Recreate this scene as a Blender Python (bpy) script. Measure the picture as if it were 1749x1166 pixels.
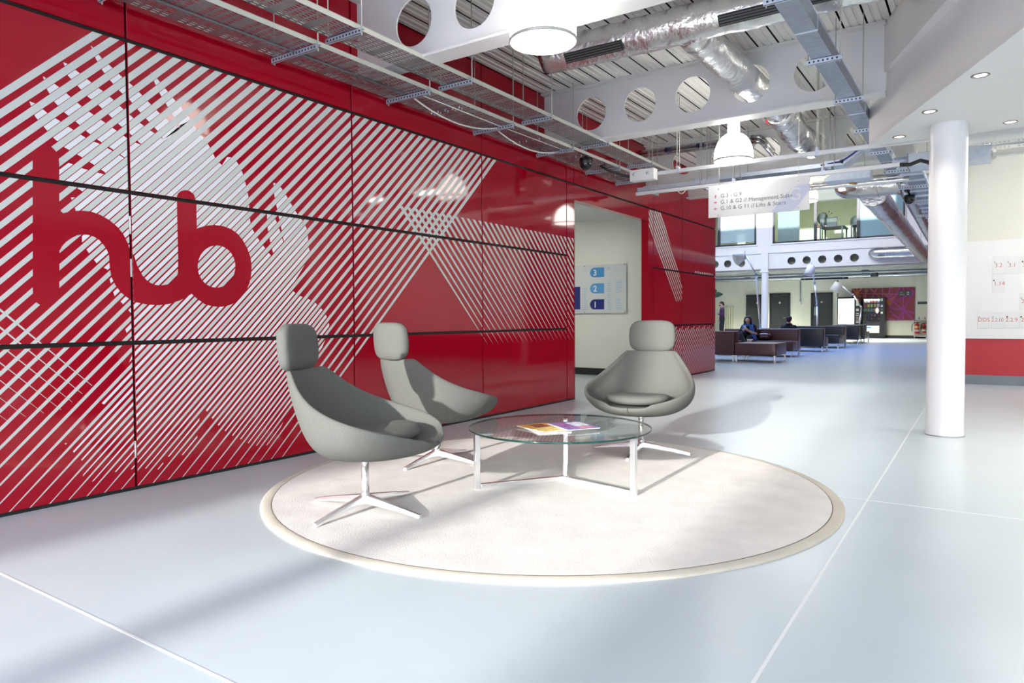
import bpy, bmesh, math, random
from math import sin, cos, pi, radians as R
from mathutils import Vector, Matrix, geometry, noise
random.seed(7)
SC = bpy.context.scene
COL = SC.collection
for o in list(bpy.data.objects): bpy.data.objects.remove(o)

# ------------------------------------------------------------------ camera
F_PX, YAW, PITCH, ROLL = 1191.8675, .59350, .03340, -.00590
CAM = Vector((4.5479, 0, 1.1))
fw = Vector((-sin(YAW)*cos(PITCH), cos(YAW)*cos(PITCH), -sin(PITCH)))
rt0 = Vector((cos(YAW), sin(YAW), 0)); up0 = rt0.cross(fw)
rt = cos(ROLL)*rt0 + sin(ROLL)*up0; up = -sin(ROLL)*rt0 + cos(ROLL)*up0
cd = bpy.data.cameras.new('camera'); cam = bpy.data.objects.new('camera', cd); COL.objects.link(cam)
M = Matrix((( rt.x, up.x, -fw.x, CAM.x), (rt.y, up.y, -fw.y, CAM.y), (rt.z, up.z, -fw.z, CAM.z), (0,0,0,1)))
cam.matrix_world = M
cd.sensor_width = 36; cd.sensor_fit = 'HORIZONTAL'; cd.lens = 36*F_PX/1749; cd.clip_end = 200
SC.camera = cam

# ------------------------------------------------------------------ light
SC.view_settings.view_transform = 'Standard'; SC.view_settings.look = 'None'
SC.view_settings.gamma = 1; SC.view_settings.use_curve_mapping = False
SC.view_settings.exposure = 1.42
w = bpy.data.worlds.new('sky'); SC.world = w; w.use_nodes = True
nt = w.node_tree; bg = nt.nodes['Background']
tc = nt.nodes.new('ShaderNodeTexCoord'); sp = nt.nodes.new('ShaderNodeSeparateXYZ')
rp = nt.nodes.new('ShaderNodeValToRGB')
nt.links.new(tc.outputs['Generated'], sp.inputs[0]); nt.links.new(sp.outputs['Z'], rp.inputs[0]); nt.links.new(rp.outputs[0], bg.inputs[0])
rp.color_ramp.elements[0].position = 0.0; rp.color_ramp.elements[0].color = (.98,.99,1,1)
rp.color_ramp.elements[1].position = 1.0; rp.color_ramp.elements[1].color = (.09,.26,.85,1)
e_ = rp.color_ramp.elements.new(.5); e_.color = (.90,.94,1,1)
bg.inputs[1].default_value = 3.6
sd = bpy.data.lights.new('sun', 'SUN'); sd.energy = 3.4; sd.color = (1,.96,.9); sd.angle = R(.9)
sun = bpy.data.objects.new('sun', sd); COL.objects.link(sun)
sun.rotation_euler = Vector((-.02, 1, -.235)).to_track_quat('-Z', 'Y').to_euler()
sun.location = (4, -8, 6)

# ------------------------------------------------------------------ pixel helpers (a pixel on a real plane of the room)
def ray(u, v): return fw + rt*((u-874.5)/F_PX) - up*((v-583)/F_PX)
def on_x(u, v, X=0.0): d = ray(u, v); return CAM + d*((X-CAM.x)/d.x)
def on_y(u, v, Y): d = ray(u, v); return CAM + d*((Y-CAM.y)/d.y)
def on_z(u, v, Z=0.0): d = ray(u, v); return CAM + d*((Z-CAM.z)/d.z)

# ------------------------------------------------------------------ materials
MATS = {}
def mat(name, col, rough=.5, metal=0., emis=None, estr=0., bump=0., bscale=40., var=0., vscale=4., spec=.5, coat=0., detail=3.):
    if name in MATS: return MATS[name]
    m = bpy.data.materials.new(name); m.use_nodes = True; MATS[name] = m
    n = m.node_tree; b = n.nodes['Principled BSDF']
    b.inputs['Base Color'].default_value = (*col, 1); b.inputs['Roughness'].default_value = rough
    b.inputs['Metallic'].default_value = metal; b.inputs['Specular IOR Level'].default_value = spec
    b.inputs['Coat Weight'].default_value = coat
    if emis: b.inputs['Emission Color'].default_value = (*emis, 1); b.inputs['Emission Strength'].default_value = estr
    t = n.nodes.new('ShaderNodeTexCoord')
    if var:
        x = n.nodes.new('ShaderNodeTexNoise'); x.inputs['Scale'].default_value = vscale; x.inputs['Detail'].default_value = 5
        n.links.new(t.outputs['Object'], x.inputs['Vector'])
        r = n.nodes.new('ShaderNodeValToRGB')
        r.color_ramp.elements[0].position = .3; r.color_ramp.elements[1].position = .7
        r.color_ramp.elements[0].color = (*[max(0, c*(1-var)) for c in col], 1)
        r.color_ramp.elements[1].color = (*[min(1, c*(1+var)) for c in col], 1)
        n.links.new(x.outputs['Fac'], r.inputs[0]); n.links.new(r.outputs[0], b.inputs['Base Color'])
    if bump:
        x = n.nodes.new('ShaderNodeTexNoise'); x.inputs['Scale'].default_value = bscale; x.inputs['Detail'].default_value = detail
        n.links.new(t.outputs['Object'], x.inputs['Vector'])
        u = n.nodes.new('ShaderNodeBump'); u.inputs['Strength'].default_value = bump; u.inputs['Distance'].default_value = .02
        n.links.new(x.outputs['Fac'], u.inputs['Height']); n.links.new(u.outputs[0], b.inputs['Normal'])
    return m
def glass_mat(name, tint, rough=.0, ior=1.5):
    m = bpy.data.materials.new(name); m.use_nodes = True; MATS[name] = m; n = m.node_tree
    n.nodes.remove(n.nodes['Principled BSDF'])
    o = n.nodes['Material Output']; tr = n.nodes.new('ShaderNodeBsdfTransparent'); tr.inputs[0].default_value = (*tint, 1)
    g = n.nodes.new('ShaderNodeBsdfGlossy'); g.inputs['Roughness'].default_value = rough
    f = n.nodes.new('ShaderNodeFresnel'); f.inputs[0].default_value = ior
    x = n.nodes.new('ShaderNodeMixShader')
    n.links.new(f.outputs[0], x.inputs[0]); n.links.new(tr.outputs[0], x.inputs[1]); n.links.new(g.outputs[0], x.inputs[2]); n.links.new(x.outputs[0], o.inputs[0])
    return m

RED = mat('red_gloss_laminate', (.335,.001,.012), .06, spec=.4, var=.04, vscale=.7)
VIN = mat('pale_grey_vinyl', (.57,.60,.57), .35)
VINW = mat('white_vinyl', (.75,.77,.79), .3)
BLACK = mat('black_joint_slot_shade', (.006,.006,.006), .6)
WHITE = mat('white_paint', (.78,.78,.77), .5, var=.015, vscale=2)
CREAM = mat('cream_wall_paint', (.70,.705,.59), .6, var=.03, vscale=3)
CREAML = mat('pale_cream_paint', (.82,.815,.74), .6, var=.02, vscale=2)
STEEL = mat('galvanised_steel', (.27,.30,.35), .38, .7, var=.12, vscale=14)
TRAYM = mat('tray_steel', (.33,.33,.34), .42, .8, var=.1, vscale=20)
ZINC = mat('bright_zinc', (.60,.66,.76), .38, .6, var=.08, vscale=20)
RODM = mat('zinc_rod', (.50,.51,.45), .45, .25, var=.05)
FOIL = mat('crinkled_foil', (.78,.78,.78), .2, .95, bump=.55, bscale=22, detail=6)
FOILS = mat('smooth_foil_duct', (.50,.50,.51), .2, .95, bump=.35, bscale=12, detail=4)
CHROME = mat('polished_aluminium', (.86,.87,.88), .24, .9, var=.02)
FAB = mat('grey_wool', (.126,.130,.120), .95, bump=.35, bscale=420, var=.10, vscale=160, spec=.2)
FABD = mat('seam_thread', (.06,.062,.06), .9, var=.05)
DARKM = mat('dark_grille', (.02,.022,.024), .5, var=.1)
RUB = mat('black_plastic', (.012,.012,.013), .4, var=.1)
LEATHM = mat('maroon_leather', (.062,.014,.022), .3, bump=.05, bscale=60, var=.1)
LEATHB = mat('black_leather', (.012,.012,.015), .3, bump=.05, bscale=60, var=.1)

# ------------------------------------------------------------------ mesh builder
class MB:
    def __init__(s): s.v = []; s.f = []; s.mi = []; s.sm = []
    def add(s, vs, fs, mi=0, smooth=False):
        b = len(s.v); s.v += [Vector(v) for v in vs]; s.f += [[b+i for i in f] for f in fs]; s.mi += [mi]*len(fs); s.sm += [smooth]*len(fs); return s
    def box(s, a, b, mi=0):
        x0,x1 = sorted((a[0],b[0])); y0,y1 = sorted((a[1],b[1])); z0,z1 = sorted((a[2],b[2]))
        return s.add([(x0,y0,z0),(x1,y0,z0),(x1,y1,z0),(x0,y1,z0),(x0,y0,z1),(x1,y0,z1),(x1,y1,z1),(x0,y1,z1)],
                     [(0,3,2,1),(4,5,6,7),(0,1,5,4),(1,2,6,5),(2,3,7,6),(3,0,4,7)], mi)
    def obox(s, c, ax, ay, az, mi=0):
        c = Vector(c); ax, ay, az = Vector(ax), Vector(ay), Vector(az)
        vs = [c+i*ax+j*ay+k*az for k in (-1,1) for j in (-1,1) for i in (-1,1)]
        return s.add(vs, [(0,2,3,1),(4,5,7,6),(0,1,5,4),(2,6,7,3),(0,4,6,2),(1,3,7,5)], mi)
    def tube(s, pts, r, n=10, mi=0, cap=True, smooth=True):
        pts = [Vector(p) for p in pts]; rs = r if isinstance(r, (list,tuple)) else [r]*len(pts)
        vs = []; fs = []; prev = None
        for i, p in enumerate(pts):
            t = (pts[min(i+1,len(pts)-1)]-pts[max(i-1,0)]).normalized()
            if prev is None:
                a = t.orthogonal().normalized()
            else:
                a = (prev - t*prev.dot(t)); a = a.normalized() if a.length > 1e-6 else t.orthogonal().normalized()
            prev = a; b = t.cross(a)
            vs += [p + (a*cos(2*pi*k/n)+b*sin(2*pi*k/n))*rs[i] for k in range(n)]
        for i in range(len(pts)-1):
            for k in range(n):
                fs.append((i*n+k, i*n+(k+1)%n, (i+1)*n+(k+1)%n, (i+1)*n+k))
        s.add(vs, fs, mi, smooth)
        if cap:
            b = len(s.v)-len(vs)
            s.f += [[b+k for k in reversed(range(n))], [b+(len(pts)-1)*n+k for k in range(n)]]; s.mi += [mi]*2; s.sm += [False]*2
        return s
    def lathe(s, prof, n=32, c=(0,0,0), mi=0, smooth=True):
        c = Vector(c); vs = []; fs = []
        for r, z in prof: vs += [c+Vector((r*cos(2*pi*k/n), r*sin(2*pi*k/n), z)) for k in range(n)]
        for i in range(len(prof)-1):
            for k in range(n): fs.append((i*n+k, i*n+(k+1)%n, (i+1)*n+(k+1)%n, (i+1)*n+k))
        return s.add(vs, fs, mi, smooth)
    def disc(s, c, r, n=32, mi=0, flip=False):
        c = Vector(c); vs = [c+Vector((r*cos(2*pi*k/n), r*sin(2*pi*k/n), 0)) for k in range(n)]
        return s.add(vs, [list(reversed(range(n))) if flip else list(range(n))], mi)
    def prism(s, poly, h0, h1, to3, mi=0):
        n = len(poly); vs = [to3(p, h0) for p in poly]+[to3(p, h1) for p in poly]
        return s.add(vs, [list(reversed(range(n))), list(range(n, 2*n))]+[(i, (i+1)%n, n+(i+1)%n, n+i) for i in range(n)], mi)
    def ball(s, c, rx, ry=None, rz=None, nu=14, nv=9, mi=0):
        ry = ry or rx; rz = rz or rx; c = Vector(c); vs = []; fs = []
        for j in range(nv+1):
            a = pi*j/nv
            for i in range(nu): vs.append(c+Vector((rx*sin(a)*cos(2*pi*i/nu), ry*sin(a)*sin(2*pi*i/nu), rz*cos(a))))
        for j in range(nv):
            for i in range(nu): fs.append((j*nu+i, (j+1)*nu+i, (j+1)*nu+(i+1)%nu, j*nu+(i+1)%nu))
        return s.add(vs, fs, mi, True)

ORG = {}
def link(name, me, parent=None):
    o = bpy.data.objects.new(name, me); COL.objects.link(o)
    if parent is not None: o.parent = parent
    return o
def obj(name, mb, mats, parent=None, world=True, bevel=0, seg=2, subsurf=0, recalc=True):
    """one mesh object; with world=True the coordinates are world ones and get moved into the parent's frame"""
    me = bpy.data.meshes.new(name); vs = mb.v
    p = parent
    if world and p is not None:
        mw = Matrix.Identity(4); q = p
        chain = []
        while q is not None: chain.append(q); q = q.parent
        for q in reversed(chain): mw = mw @ Matrix.LocRotScale(q.location, q.rotation_euler, None)
        inv = mw.inverted(); vs = [inv @ v for v in vs]
    me.from_pydata([tuple(v) for v in vs], [], mb.f)
    for i, pl in enumerate(me.polygons): pl.material_index = mb.mi[i]; pl.use_smooth = mb.sm[i]
    for m in (mats if isinstance(mats, (list,tuple)) else [mats]): me.materials.append(m)
    if recalc or bevel:
        bm = bmesh.new(); bm.from_mesh(me)
        if bevel:
            bmesh.ops.remove_doubles(bm, verts=bm.verts, dist=1e-5)
            bmesh.ops.bevel(bm, geom=[e for e in bm.edges if len(e.link_faces)==2 and e.calc_face_angle(0) > .5], offset=bevel, segments=seg, profile=.6, affect='EDGES', clamp_overlap=True)
        bmesh.ops.recalc_face_normals(bm, faces=bm.faces)
        if bevel and seg > 1:
            for f in bm.faces: f.smooth = f.calc_area() < 1e9
        bm.to_mesh(me); bm.free()
        if bevel: me.set_sharp_from_angle(angle=R(40))
    o = link(name, me, parent)
    if subsurf:
        s = o.modifiers.new('subdivision', 'SUBSURF'); s.levels = s.render_levels = subsurf
    return o
def thing(name, label, cat, loc=(0,0,0), rz=0, group=None):
    o = bpy.data.objects.new(name, None); COL.objects.link(o); o.empty_display_size = .1
    o.location = loc; o.rotation_euler = (0,0,rz); o['label'] = label; o['category'] = cat
    if group: o['group'] = group
    return o
def tag(o, label, cat, group=None):
    o['label'] = label; o['category'] = cat
    if group: o['group'] = group
    return o
def struct(o): o['kind'] = 'structure'; return o
def dup(root, loc, rz=0, label=None, group=None):
    r = root.copy(); COL.objects.link(r); r.location = loc; r.rotation_euler = (0,0,rz)
    if label: r['label'] = label
    if group: r['group'] = group
    for ch in root.children:
        c = ch.copy(); COL.objects.link(c); c.parent = r
        for g in ch.children:
            d = g.copy(); COL.objects.link(d); d.parent = c
    return r
def text_mb(body, size, to3, align='LEFT', depth=.0, bold=0.):
    c = bpy.data.curves.new('t', 'FONT'); c.body = body; c.size = size; c.align_x = align; c.fill_mode = 'FRONT'; c.resolution_u = 3; c.offset = bold
    o = bpy.data.objects.new('t', c); COL.objects.link(o)
    dg = bpy.context.evaluated_depsgraph_get(); me = bpy.data.meshes.new_from_object(o.evaluated_get(dg))
    mb = MB(); mb.add([to3(v.co.x, v.co.y) for v in me.vertices], [list(p.vertices) for p in me.polygons])
    bpy.data.objects.remove(o); bpy.data.curves.remove(c); bpy.data.meshes.remove(me)
    return mb
def clip(poly, a, b, c):     # keep a*x+b*y >= c
    out = []
    for i in range(len(poly)):
        p, q = poly[i-1], poly[i]; dp = a*p[0]+b*p[1]-c; dq = a*q[0]+b*q[1]-c
        if (dp >= 0) != (dq >= 0):
            t = dp/(dp-dq); out.append((p[0]+(q[0]-p[0])*t, p[1]+(q[1]-p[1])*t))
        if dq >= 0: out.append(q)
    return out
def clip_convex(poly, conv):
    ar = sum(conv[i-1][0]*conv[i][1]-conv[i][0]*conv[i-1][1] for i in range(len(conv)))
    cv = conv if ar > 0 else conv[::-1]
    for i in range(len(cv)):
        if len(poly) < 3: return []
        p, q = cv[i-1], cv[i]; a, b = -(q[1]-p[1]), (q[0]-p[0])
        poly = clip(poly, a, b, a*p[0]+b*p[1])
    if len(poly) < 3: return []
    ar = sum(poly[i-1][0]*poly[i][1]-poly[i][0]*poly[i-1][1] for i in range(len(poly)))/2
    if abs(ar) < 2e-6: return []
    return poly if ar > 0 else poly[::-1]

# ================================================================== STRUCTURE
DECK = 3.85
# ---- floor
fm = mat('resin_floor', (.475,.545,.58), .28, spec=.42, bump=.025, bscale=18, var=.05, vscale=.8, detail=6)
mb = MB(); mb.box((-14,-3,-.12),(9.5,41,0)); floor = struct(obj('floor', mb, fm))
sm = mat('pale_floor_seam', (.70,.73,.74), .4, var=.03)
mb = MB()
for x, y0, y1 in [(3.99,-1.5,33)]: mb.box((x-.006,y0,-.02),(x+.006,y1,.0012))
obj('floor_seam', mb, sm, floor)
for y in (1.245, 4.62):
    mb = MB(); mb.box((.02,y-.005,-.02),(6.5,y+.005,.0012)); obj('floor_seam', mb, sm, floor)

# ---- red panelled wall (X = 0)
ZR = [.022, .955, 1.92, 2.884, DECK]
YJ = [-3.0,-1.45,.455,2.366,4.28,6.171,8.04,8.235]
YK = [10.755,10.953,12.288,14.2]
mb = MB()
TOP = DECK+.07
mb.box((-.12,-3,0),(-.020,8.235,TOP)); mb.box((-.12,10.755,0),(-.020,14.2,TOP)); mb.box((-.12,8.235,2.69),(-.020,10.755,TOP))
wall = struct(obj('wall_left', mb, BLACK))
# stripes -------------------------------------------------------------
def interp(tab, z):
    for (a, va), (b, vb) in zip(tab, tab[1:]):
        if z <= b: return va+(vb-va)*(z-a)/(b-a)
    return tab[-1][1]
PER, SL = .1031, .977
WT = [(0,.006),(.25,.0175),(.5,.0265),(.95,.0315),(1.35,.037),(1.9,.0464),(2.3,.0536),(2.9,.059)]
WW = [(0,.004),(.25,.012),(.5,.022),(.95,.031),(1.35,.034),(1.9,.0425),(2.3,.0405),(2.9,.037)]
def px(l): return [(lambda p: (p.y, p.z))(on_x(*q)) for q in l]
stripes = []; crossing = []; whites = []
ZB = [.0,.24,.48,.72,.955,1.2,1.44,1.68,1.92,2.16,2.4,2.64,2.884]
for k in range(0, 42):
    yc = 2.19+PER*k; c = lambda z: yc-(2.867-z)/SL
    for z0, z1 in zip(ZB, ZB[1:]):
        a, b = interp(WT, z0)/2, interp(WT, z1)/2
        if c(z1)+b < -.6 : continue
        stripes.append([(c(z0)-a,z0),(c(z0)+a,z0),(c(z1)+b,z1),(c(z1)-b,z1)])
HAND = [
 [(50,173),(61,177),(82,194),(104,208),(127,223),(149,237),(173,247),(196,260),(215,272),(183,299),(178,293),(157,279),(136,266),(111,252),(92,236),(77,219),(60,199),(54,184)],
 [(73,130),(80,134),(101,149),(121,166),(141,183),(161,197),(183,212),(203,226),(224,241),(243,248),(216,271),(190,253),(169,240),(150,226),(131,209),(110,192),(93,174),(80,152)],
 [(108,106),(115,109),(136,125),(156,141),(176,156),(193,170),(210,186),(227,201),(247,216),(279,238),(243,248),(223,229),(204,213),(186,196),(169,180),(150,165),(133,147),(116,129)],
 [(155,78),(159,81),(174,100),(192,116),(210,133),(226,146),(243,163),(258,179),(273,194),(290,208),(309,220),(279,238),(268,222),(252,205),(238,190),(222,171),(205,156),(188,137),(174,119),(163,99)],
 [(257,123),(262,127),(273,140),(287,157),(300,173),(313,188),(326,205),(309,220),(296,198),(284,178),(273,160),(264,141)],
 [(467,312),(475,314),(485,327),(493,341),(501,355),(510,369),(519,380),(526,395),(526,417),(486,420),(482,397),(478,378),(474,360),(470,341),(467,325)],
 [(454,353),(458,355),(467,369),(474,382),(480,400),(485,419),(468,438),(462,414),(458,395),(456,380),(456,369)],
 [(183,299),(216,271),(243,248),(279,238),(309,213),(326,205),(336,224),(350,238),(360,254),(369,273),(379,282),(388,268),(399,269),(409,283),(416,300),(421,320),(425,340),(426,363),(428,386),(437,402),(446,415),(456,428),(466,441),(486,420),(500,418),(526,417),(530,433),(524,446),(496,492),(508,504),(523,509),(536,515),(546,524),(554,533),(561,546),(563,562),(545,605),(500,690),(463,760),(432,761),(420,754),(391,741),(369,723),(350,698),(342,704),(338,735),(335,763),(324,776),(303,777),(277,781),(281,803),(262,800),(230,800),(210,804),(186,807),(137,833),(146,793),(133,779),(110,757),(129,756),(153,729),(184,694),(166,684),(176,676),(204,640),(213,636),(228,600),(214,562),(226,537),(206,515),(197,510),(190,488),(183,460),(167,452),(153,434),(140,414),(140,400),(135,375),(121,337),(134,337),(146,331),(137,324),(112,313),(101,302),(101,290),(117,278),(128,282),(142,288),(153,291),(171,296)]]
HAND = [px(h) for h in HAND]
HAND = [[h[i] for i in t] for h in HAND for t in geometry.tessellate_polygon([[Vector((a, b, 0)) for a, b in h]])]
for k in range(-1, 42):
    yc = 2.19+PER*(k+.5); c = lambda z: yc-(2.867-z)/SL
    for z0, z1 in zip(ZB, ZB[1:]):
        wds = []
        for z in (z0, z1):
            wds.append(interp(WW, z)/2)
        a, b = wds
        q = [(c(z0)-a,z0),(c(z0)+a,z0),(c(z1)+b,z1),(c(z1)-b,z1)]
        for hnd in HAND:
            g = clip_convex(hnd, q)
            if g: whites.append(g)
WR = [(.80,.0),(.95,.011),(1.25,.026),(1.6,.038),(2.2,.050)]
for k in range(0, 34):
    y0 = 4.885+PER*k; c = lambda z: y0+(2.16-z)/.981
    zs = [.81,.95,1.2,1.44,1.68,1.92,2.16-.0006*k*0]
    for z0, z1 in zip(zs, zs[1:]):
        a, b = interp(WR, z0)/2, interp(WR, z1)/2
        q = [(c(z0)-a,z0),(c(z0)+a,z0),(c(z1)+b,z1),(c(z1)-b,z1)]
        if k < 9:      # the upper ends stop at the diagonal band
            pass
        crossing.append(q)
WL = [(.3,.0),(.62,.003),(.95,.010),(1.2,.018),(1.6,.026)]
for k in range(0, 14):
    c0 = 2.822-PER*k; c = lambda z: c0-z/.98
    zb = .70-.045*k if k < 3 else .60-.01*k
    zs = [max(.3, zb), .75, .955, 1.1, 1.3, 1.5]
    for z0, z1 in zip(zs, zs[1:]):
        a, b = max(.0012, interp(WL, z0)/2), interp(WL, z1)/2
        crossing.append([(c(z0)-a,z0),(c(z0)+a,z0),(c(z1)+b,z1),(c(z1)-b,z1)])
# far side of the doorway
band = [(10.757,2.86),(11.29,2.87),(12.287,1.70),(12.287,1.40),(12.0,1.38),(10.757,2.60)]
for k in range(-14, 12):
    y0 = 10.80+PER*k; c = lambda z: y0+(2.88-z)/.98
    for z0, z1 in zip([1.35,1.65,1.95,2.25,2.55],[1.65,1.95,2.25,2.55,2.875]):
        a, b = .012+.020*(z0-1.35)/1.5, .012+.020*(z1-1.35)/1.5
        q = [(c(z0)-a,z0),(c(z0)+a,z0),(c(z1)+b,z1),(c(z1)-b,z1)]
        g = clip_convex(band, q)
        if g: stripes.append(g)
for k in range(0, 44):
    y0 = 10.9+PER*k; c = lambda z: y0-(.95-z)/SL
    for z0, z1 in ((.03,.3),(.3,.6),(.6,.9+.03*((k*7)%3-1))):
        a, b = .006+.014*z0/.9, .006+.014*z1/.9
        stripes.append([(c(z0)-a,z0),(c(z0)+a,z0),(c(z1)+b,z1),(c(z1)-b,z1)])
for k in range(11):
    y0 = 12.95+PER*k; stripes.append([(y0,1.935),(y0+.05,1.935),(y0+.075,1.975),(y0+.03,1.975)])
# the lettering: h with its arch running on into u and b -----------------
GO = [(55.5,275),(57,262),(62,253),(70,248.5),(79,248),(88,251),(95,258),(100,268),(101,280),(101,352),(104,361),(108,364),(120,361),(137,359.5),(155,361),(171.5,367),(187,376),(200,387),(210,399),(217,413),(221,424),(229,437),(234,453),(243,470),(250,478),(257,483),(266,486.5),(276,487),(286,485.5),(294.5,481),(300.5,475),(303.5,466),(304,440),(303,400),(301.6,336),(304,330),(309,326),(316,324.6),(324,326),(331,332),(334,341),(335,350),(336,390),(350,385.5),(366,384),(381,386),(394.5,391),(406,399.5),(414.5,410),(422,423.5),(427.4,438.7),(429.5,453),(429,468),(426,483),(420,496.5),(411,508.5),(400,517.5),(387,522.5),(374.5,524),(361,522.5),(349,519),(337,510.5),(327,501.5),(318,507),(309,512),(291,518.5),(272,521),(252,520),(234,516.5),(219,509.5),(206,499),(197,487),(190,473),(187,455),(186,436),(182.5,427),(177,418.7),(169.5,410),(160,404),(150,401),(140,400.3),(131,402),(123,406),(113,412.5),(106,420),(101.5,428),(101,495),(98,508),(93,516),(86,521.5),(78,523),(70,521.5),(62,516.5),(57.5,509),(55.8,498)]
GI = [(369.6+32.2*cos(t*2*pi/36)+.0, 455+36*sin(t*2*pi/36)) for t in range(36)]
GO = px(GO); GI = px(GI)
tri = geometry.tessellate_polygon([[Vector((a,b,0)) for a,b in GO],[Vector((a,b,0)) for a,b in GI]])
allp = GO+GI; glyph = [[allp[i] for i in t] for t in tri]
GH, GV = .013, .008       # half joint widths
cols = [(a,b) for a,b in zip(YJ, YJ[1:])]+[(8.235,10.755)]+[(a,b) for a,b in zip(YK, YK[1:])]
for ci, (ya, yb) in enumerate(cols):
    rows = list(zip(ZR, ZR[1:]))
    if (ya, yb) == (8.235,10.755): rows = [(2.69,2.884),(2.884,DECK)]
    if yb-ya < .3: rows = [(.022,2.884),(2.884,DECK)] if ya > 9 else [(.022,2.884),(2.884,DECK)]
    for za, zb in rows:
        y0, y1 = ya+GV, yb-GV; z0, z1 = za+(0 if za < .03 else GH), zb-(0 if zb > 3.8 else GH)
        if za == 2.69: z0 = 2.69; y0, y1 = ya-.008, yb+.008
        mb = MB(); mb.box((-.018,y0,z0),(0,y1,z1)); pan = obj('wall_panel', mb, RED, wall, bevel=.0015, seg=1)
        rect = [(y0+.001,z0+.001),(y1-.001,z0+.001),(y1-.001,z1-.001),(y0+.001,z1-.001)]
        if za > 2.88 : continue
        for nm, polys, off, m in (('vinyl_stripes', stripes, .0006, VIN), ('vinyl_cross_stripes', crossing, .0012, VIN), ('vinyl_hand_shape', whites, .0006, VINW), ('vinyl_lettering', glyph, .0018, RED)):
            mb = MB()
            for p in polys:
                ys = [q[0] for q in p]; zs = [q[1] for q in p]
                if max(ys) < y0 or min(ys) > y1 or max(zs) < z0 or min(zs) > z1: continue
                g = clip_convex(p, rect)
                if g: mb.add([(off, a, b) for a, b in g], [list(range(len(g)))])
            if mb.f: obj(nm, mb, m, pan, recalc=False)
for u, v0, v1 in ((223,369,399),(225.5,442,473),(231.5,753,782)):
    a, b = on_x(u, v0), on_x(u, v1); mb = MB(); mb.tube([(-.004,2.366,b.z),(-.004,2.366,a.z)], .006, 8); obj('hinge', mb, mat('white_hinge', (.75,.75,.74), .4, var=.02), wall)
# thin plinth
mb = MB(); mb.box((-.02,-3,0),(-.004,8.235,.022)); mb.box((-.02,10.755,0),(-.004,14.2,.022)); obj('plinth', mb, BLACK, wall)
# red jamb linings of the doorway
mb = MB(); mb.box((-.12,10.735,0),(-.001,10.757,2.69)); mb.box((-.12,8.233,0),(-.001,8.255,2.69)); mb.box((-.12,8.255,2.675),(-.001,10.735,2.692)); obj('jamb_lining', mb, RED, wall)
# corridor behind the doorway
mb = MB(); mb.box((-4,12.03,0),(-.12,12.15,3.2)); cw = struct(obj('wall_corridor', mb, CREAML))
mb = MB(); mb.box((-4,12.012,0),(-.12,12.03,.13)); struct(obj('baseboard_corridor', mb, mat('charcoal_skirting', (.02,.022,.023), .5, var=.1)))
mb = MB(); mb.box((-4,6,0),(-3.9,12.03,3.2)); struct(obj('wall_corridor_end', mb, CREAML))
mb = MB(); mb.box((-4,6,0),(-.12,6.1,3.2)); struct(obj('wall_corridor_back', mb, CREAML))
mb = MB(); mb.box((-2.6,9.6,2.92),(-1.6,10.2,2.95)); tag(obj('added_light_panel', mb, mat('added_corridor_panel', (.9,.9,.88), .4, emis=(1,.97,.90), estr=7, var=.01)), 'added unseen light panel inside the doorway corridor', 'added light')  # unseen lamp added to lift the corridor's brightness
mb = MB(); mb.box((-4,6,2.95),(-.12,12.03,3.05)); struct(obj('ceiling_corridor', mb, WHITE))

# ---- deck ceiling with ribs along Y
dm = mat('pale_steel_deck', (.80,.79,.75), .45, .1, var=.04, vscale=1.5)
prof = [(0,0),(.022,0),(.022,-.07),(.025,-.07)]
prof = [(0,.05),(.018,.05),(.018,0),(.062,0),(.068,.012),(.082,.012),(.088,0),(.132,0),(.138,.012),(.152,.012),(.158,0),(.2,0)]
mb = MB(); pts = []
x = 0
while x < 9.2:
    pts += [(x+a, DECK+b) for a, b in prof]; x += .2
n = len(pts); vs = [(a,-3,b) for a,b in pts]+[(a,12.7,b) for a,b in pts]
mb.add(vs, [(i,i+1,n+i+1,n+i) for i in range(n-1)])
mb.box((-.3,-3,DECK+.075),(9.4,12.7,DECK+.13))
for f_ in range(n-1):
    if pts[f_][1] > DECK+.045 or pts[f_+1][1] > DECK+.045: mb.mi[f_] = 1  # rib slots blackened, the shade of the recess put into the colour
ceil = struct(obj('ceiling', mb, [dm, BLACK], recalc=False))
# cellular beams
def beam(Y, x0, x1, z0, z1, xs, r, name='ceiling_beam', fl=.1, parent=None, m=WHITE, flip=False):
    outer = [Vector((x0,z0,0)),Vector((x1,z0,0)),Vector((x1,z1,0)),Vector((x0,z1,0))]
    zc = (z0+z1)/2; NS = 40
    holes = [[Vector((xc+r*cos(2*pi*t/NS), zc+r*sin(2*pi*t/NS), 0)) for t in range(NS)] for xc in xs]
    tri = geometry.tessellate_polygon([outer]+holes); P = outer+[p for h_ in holes for p in h_]
    mb = MB()
    for dy in (-.008,.008): mb.add([(p.x, Y+dy, p.y) for p in P], [list(t) if dy > 0 else list(reversed(t)) for t in tri])
    for h_ in holes:
        vs = [(p.x, Y+d, p.y) for d in (-.008,.008) for p in h_]
        mb.add(vs, [(i,(i+1)%NS,NS+(i+1)%NS,NS+i) for i in range(NS)], 0, True)
    mb.box((x0,Y-fl,z0-.018),(x1,Y+fl,z0)); mb.box((x0,Y-fl,z1-.018),(x1,Y+fl,z1))
    return obj(name, mb, m, parent, recalc=True)
for Y in (1.24, 4.37, 7.5, 10.64):
    beam(Y, 0, 3.76 if Y > 7 else 4.6, 3.20, DECK, [.65+.62*i for i in range(5)], .193, parent=ceil)
beam(12.6, 0, 4.3, 3.30, DECK, [], .19, parent=ceil)

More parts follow.
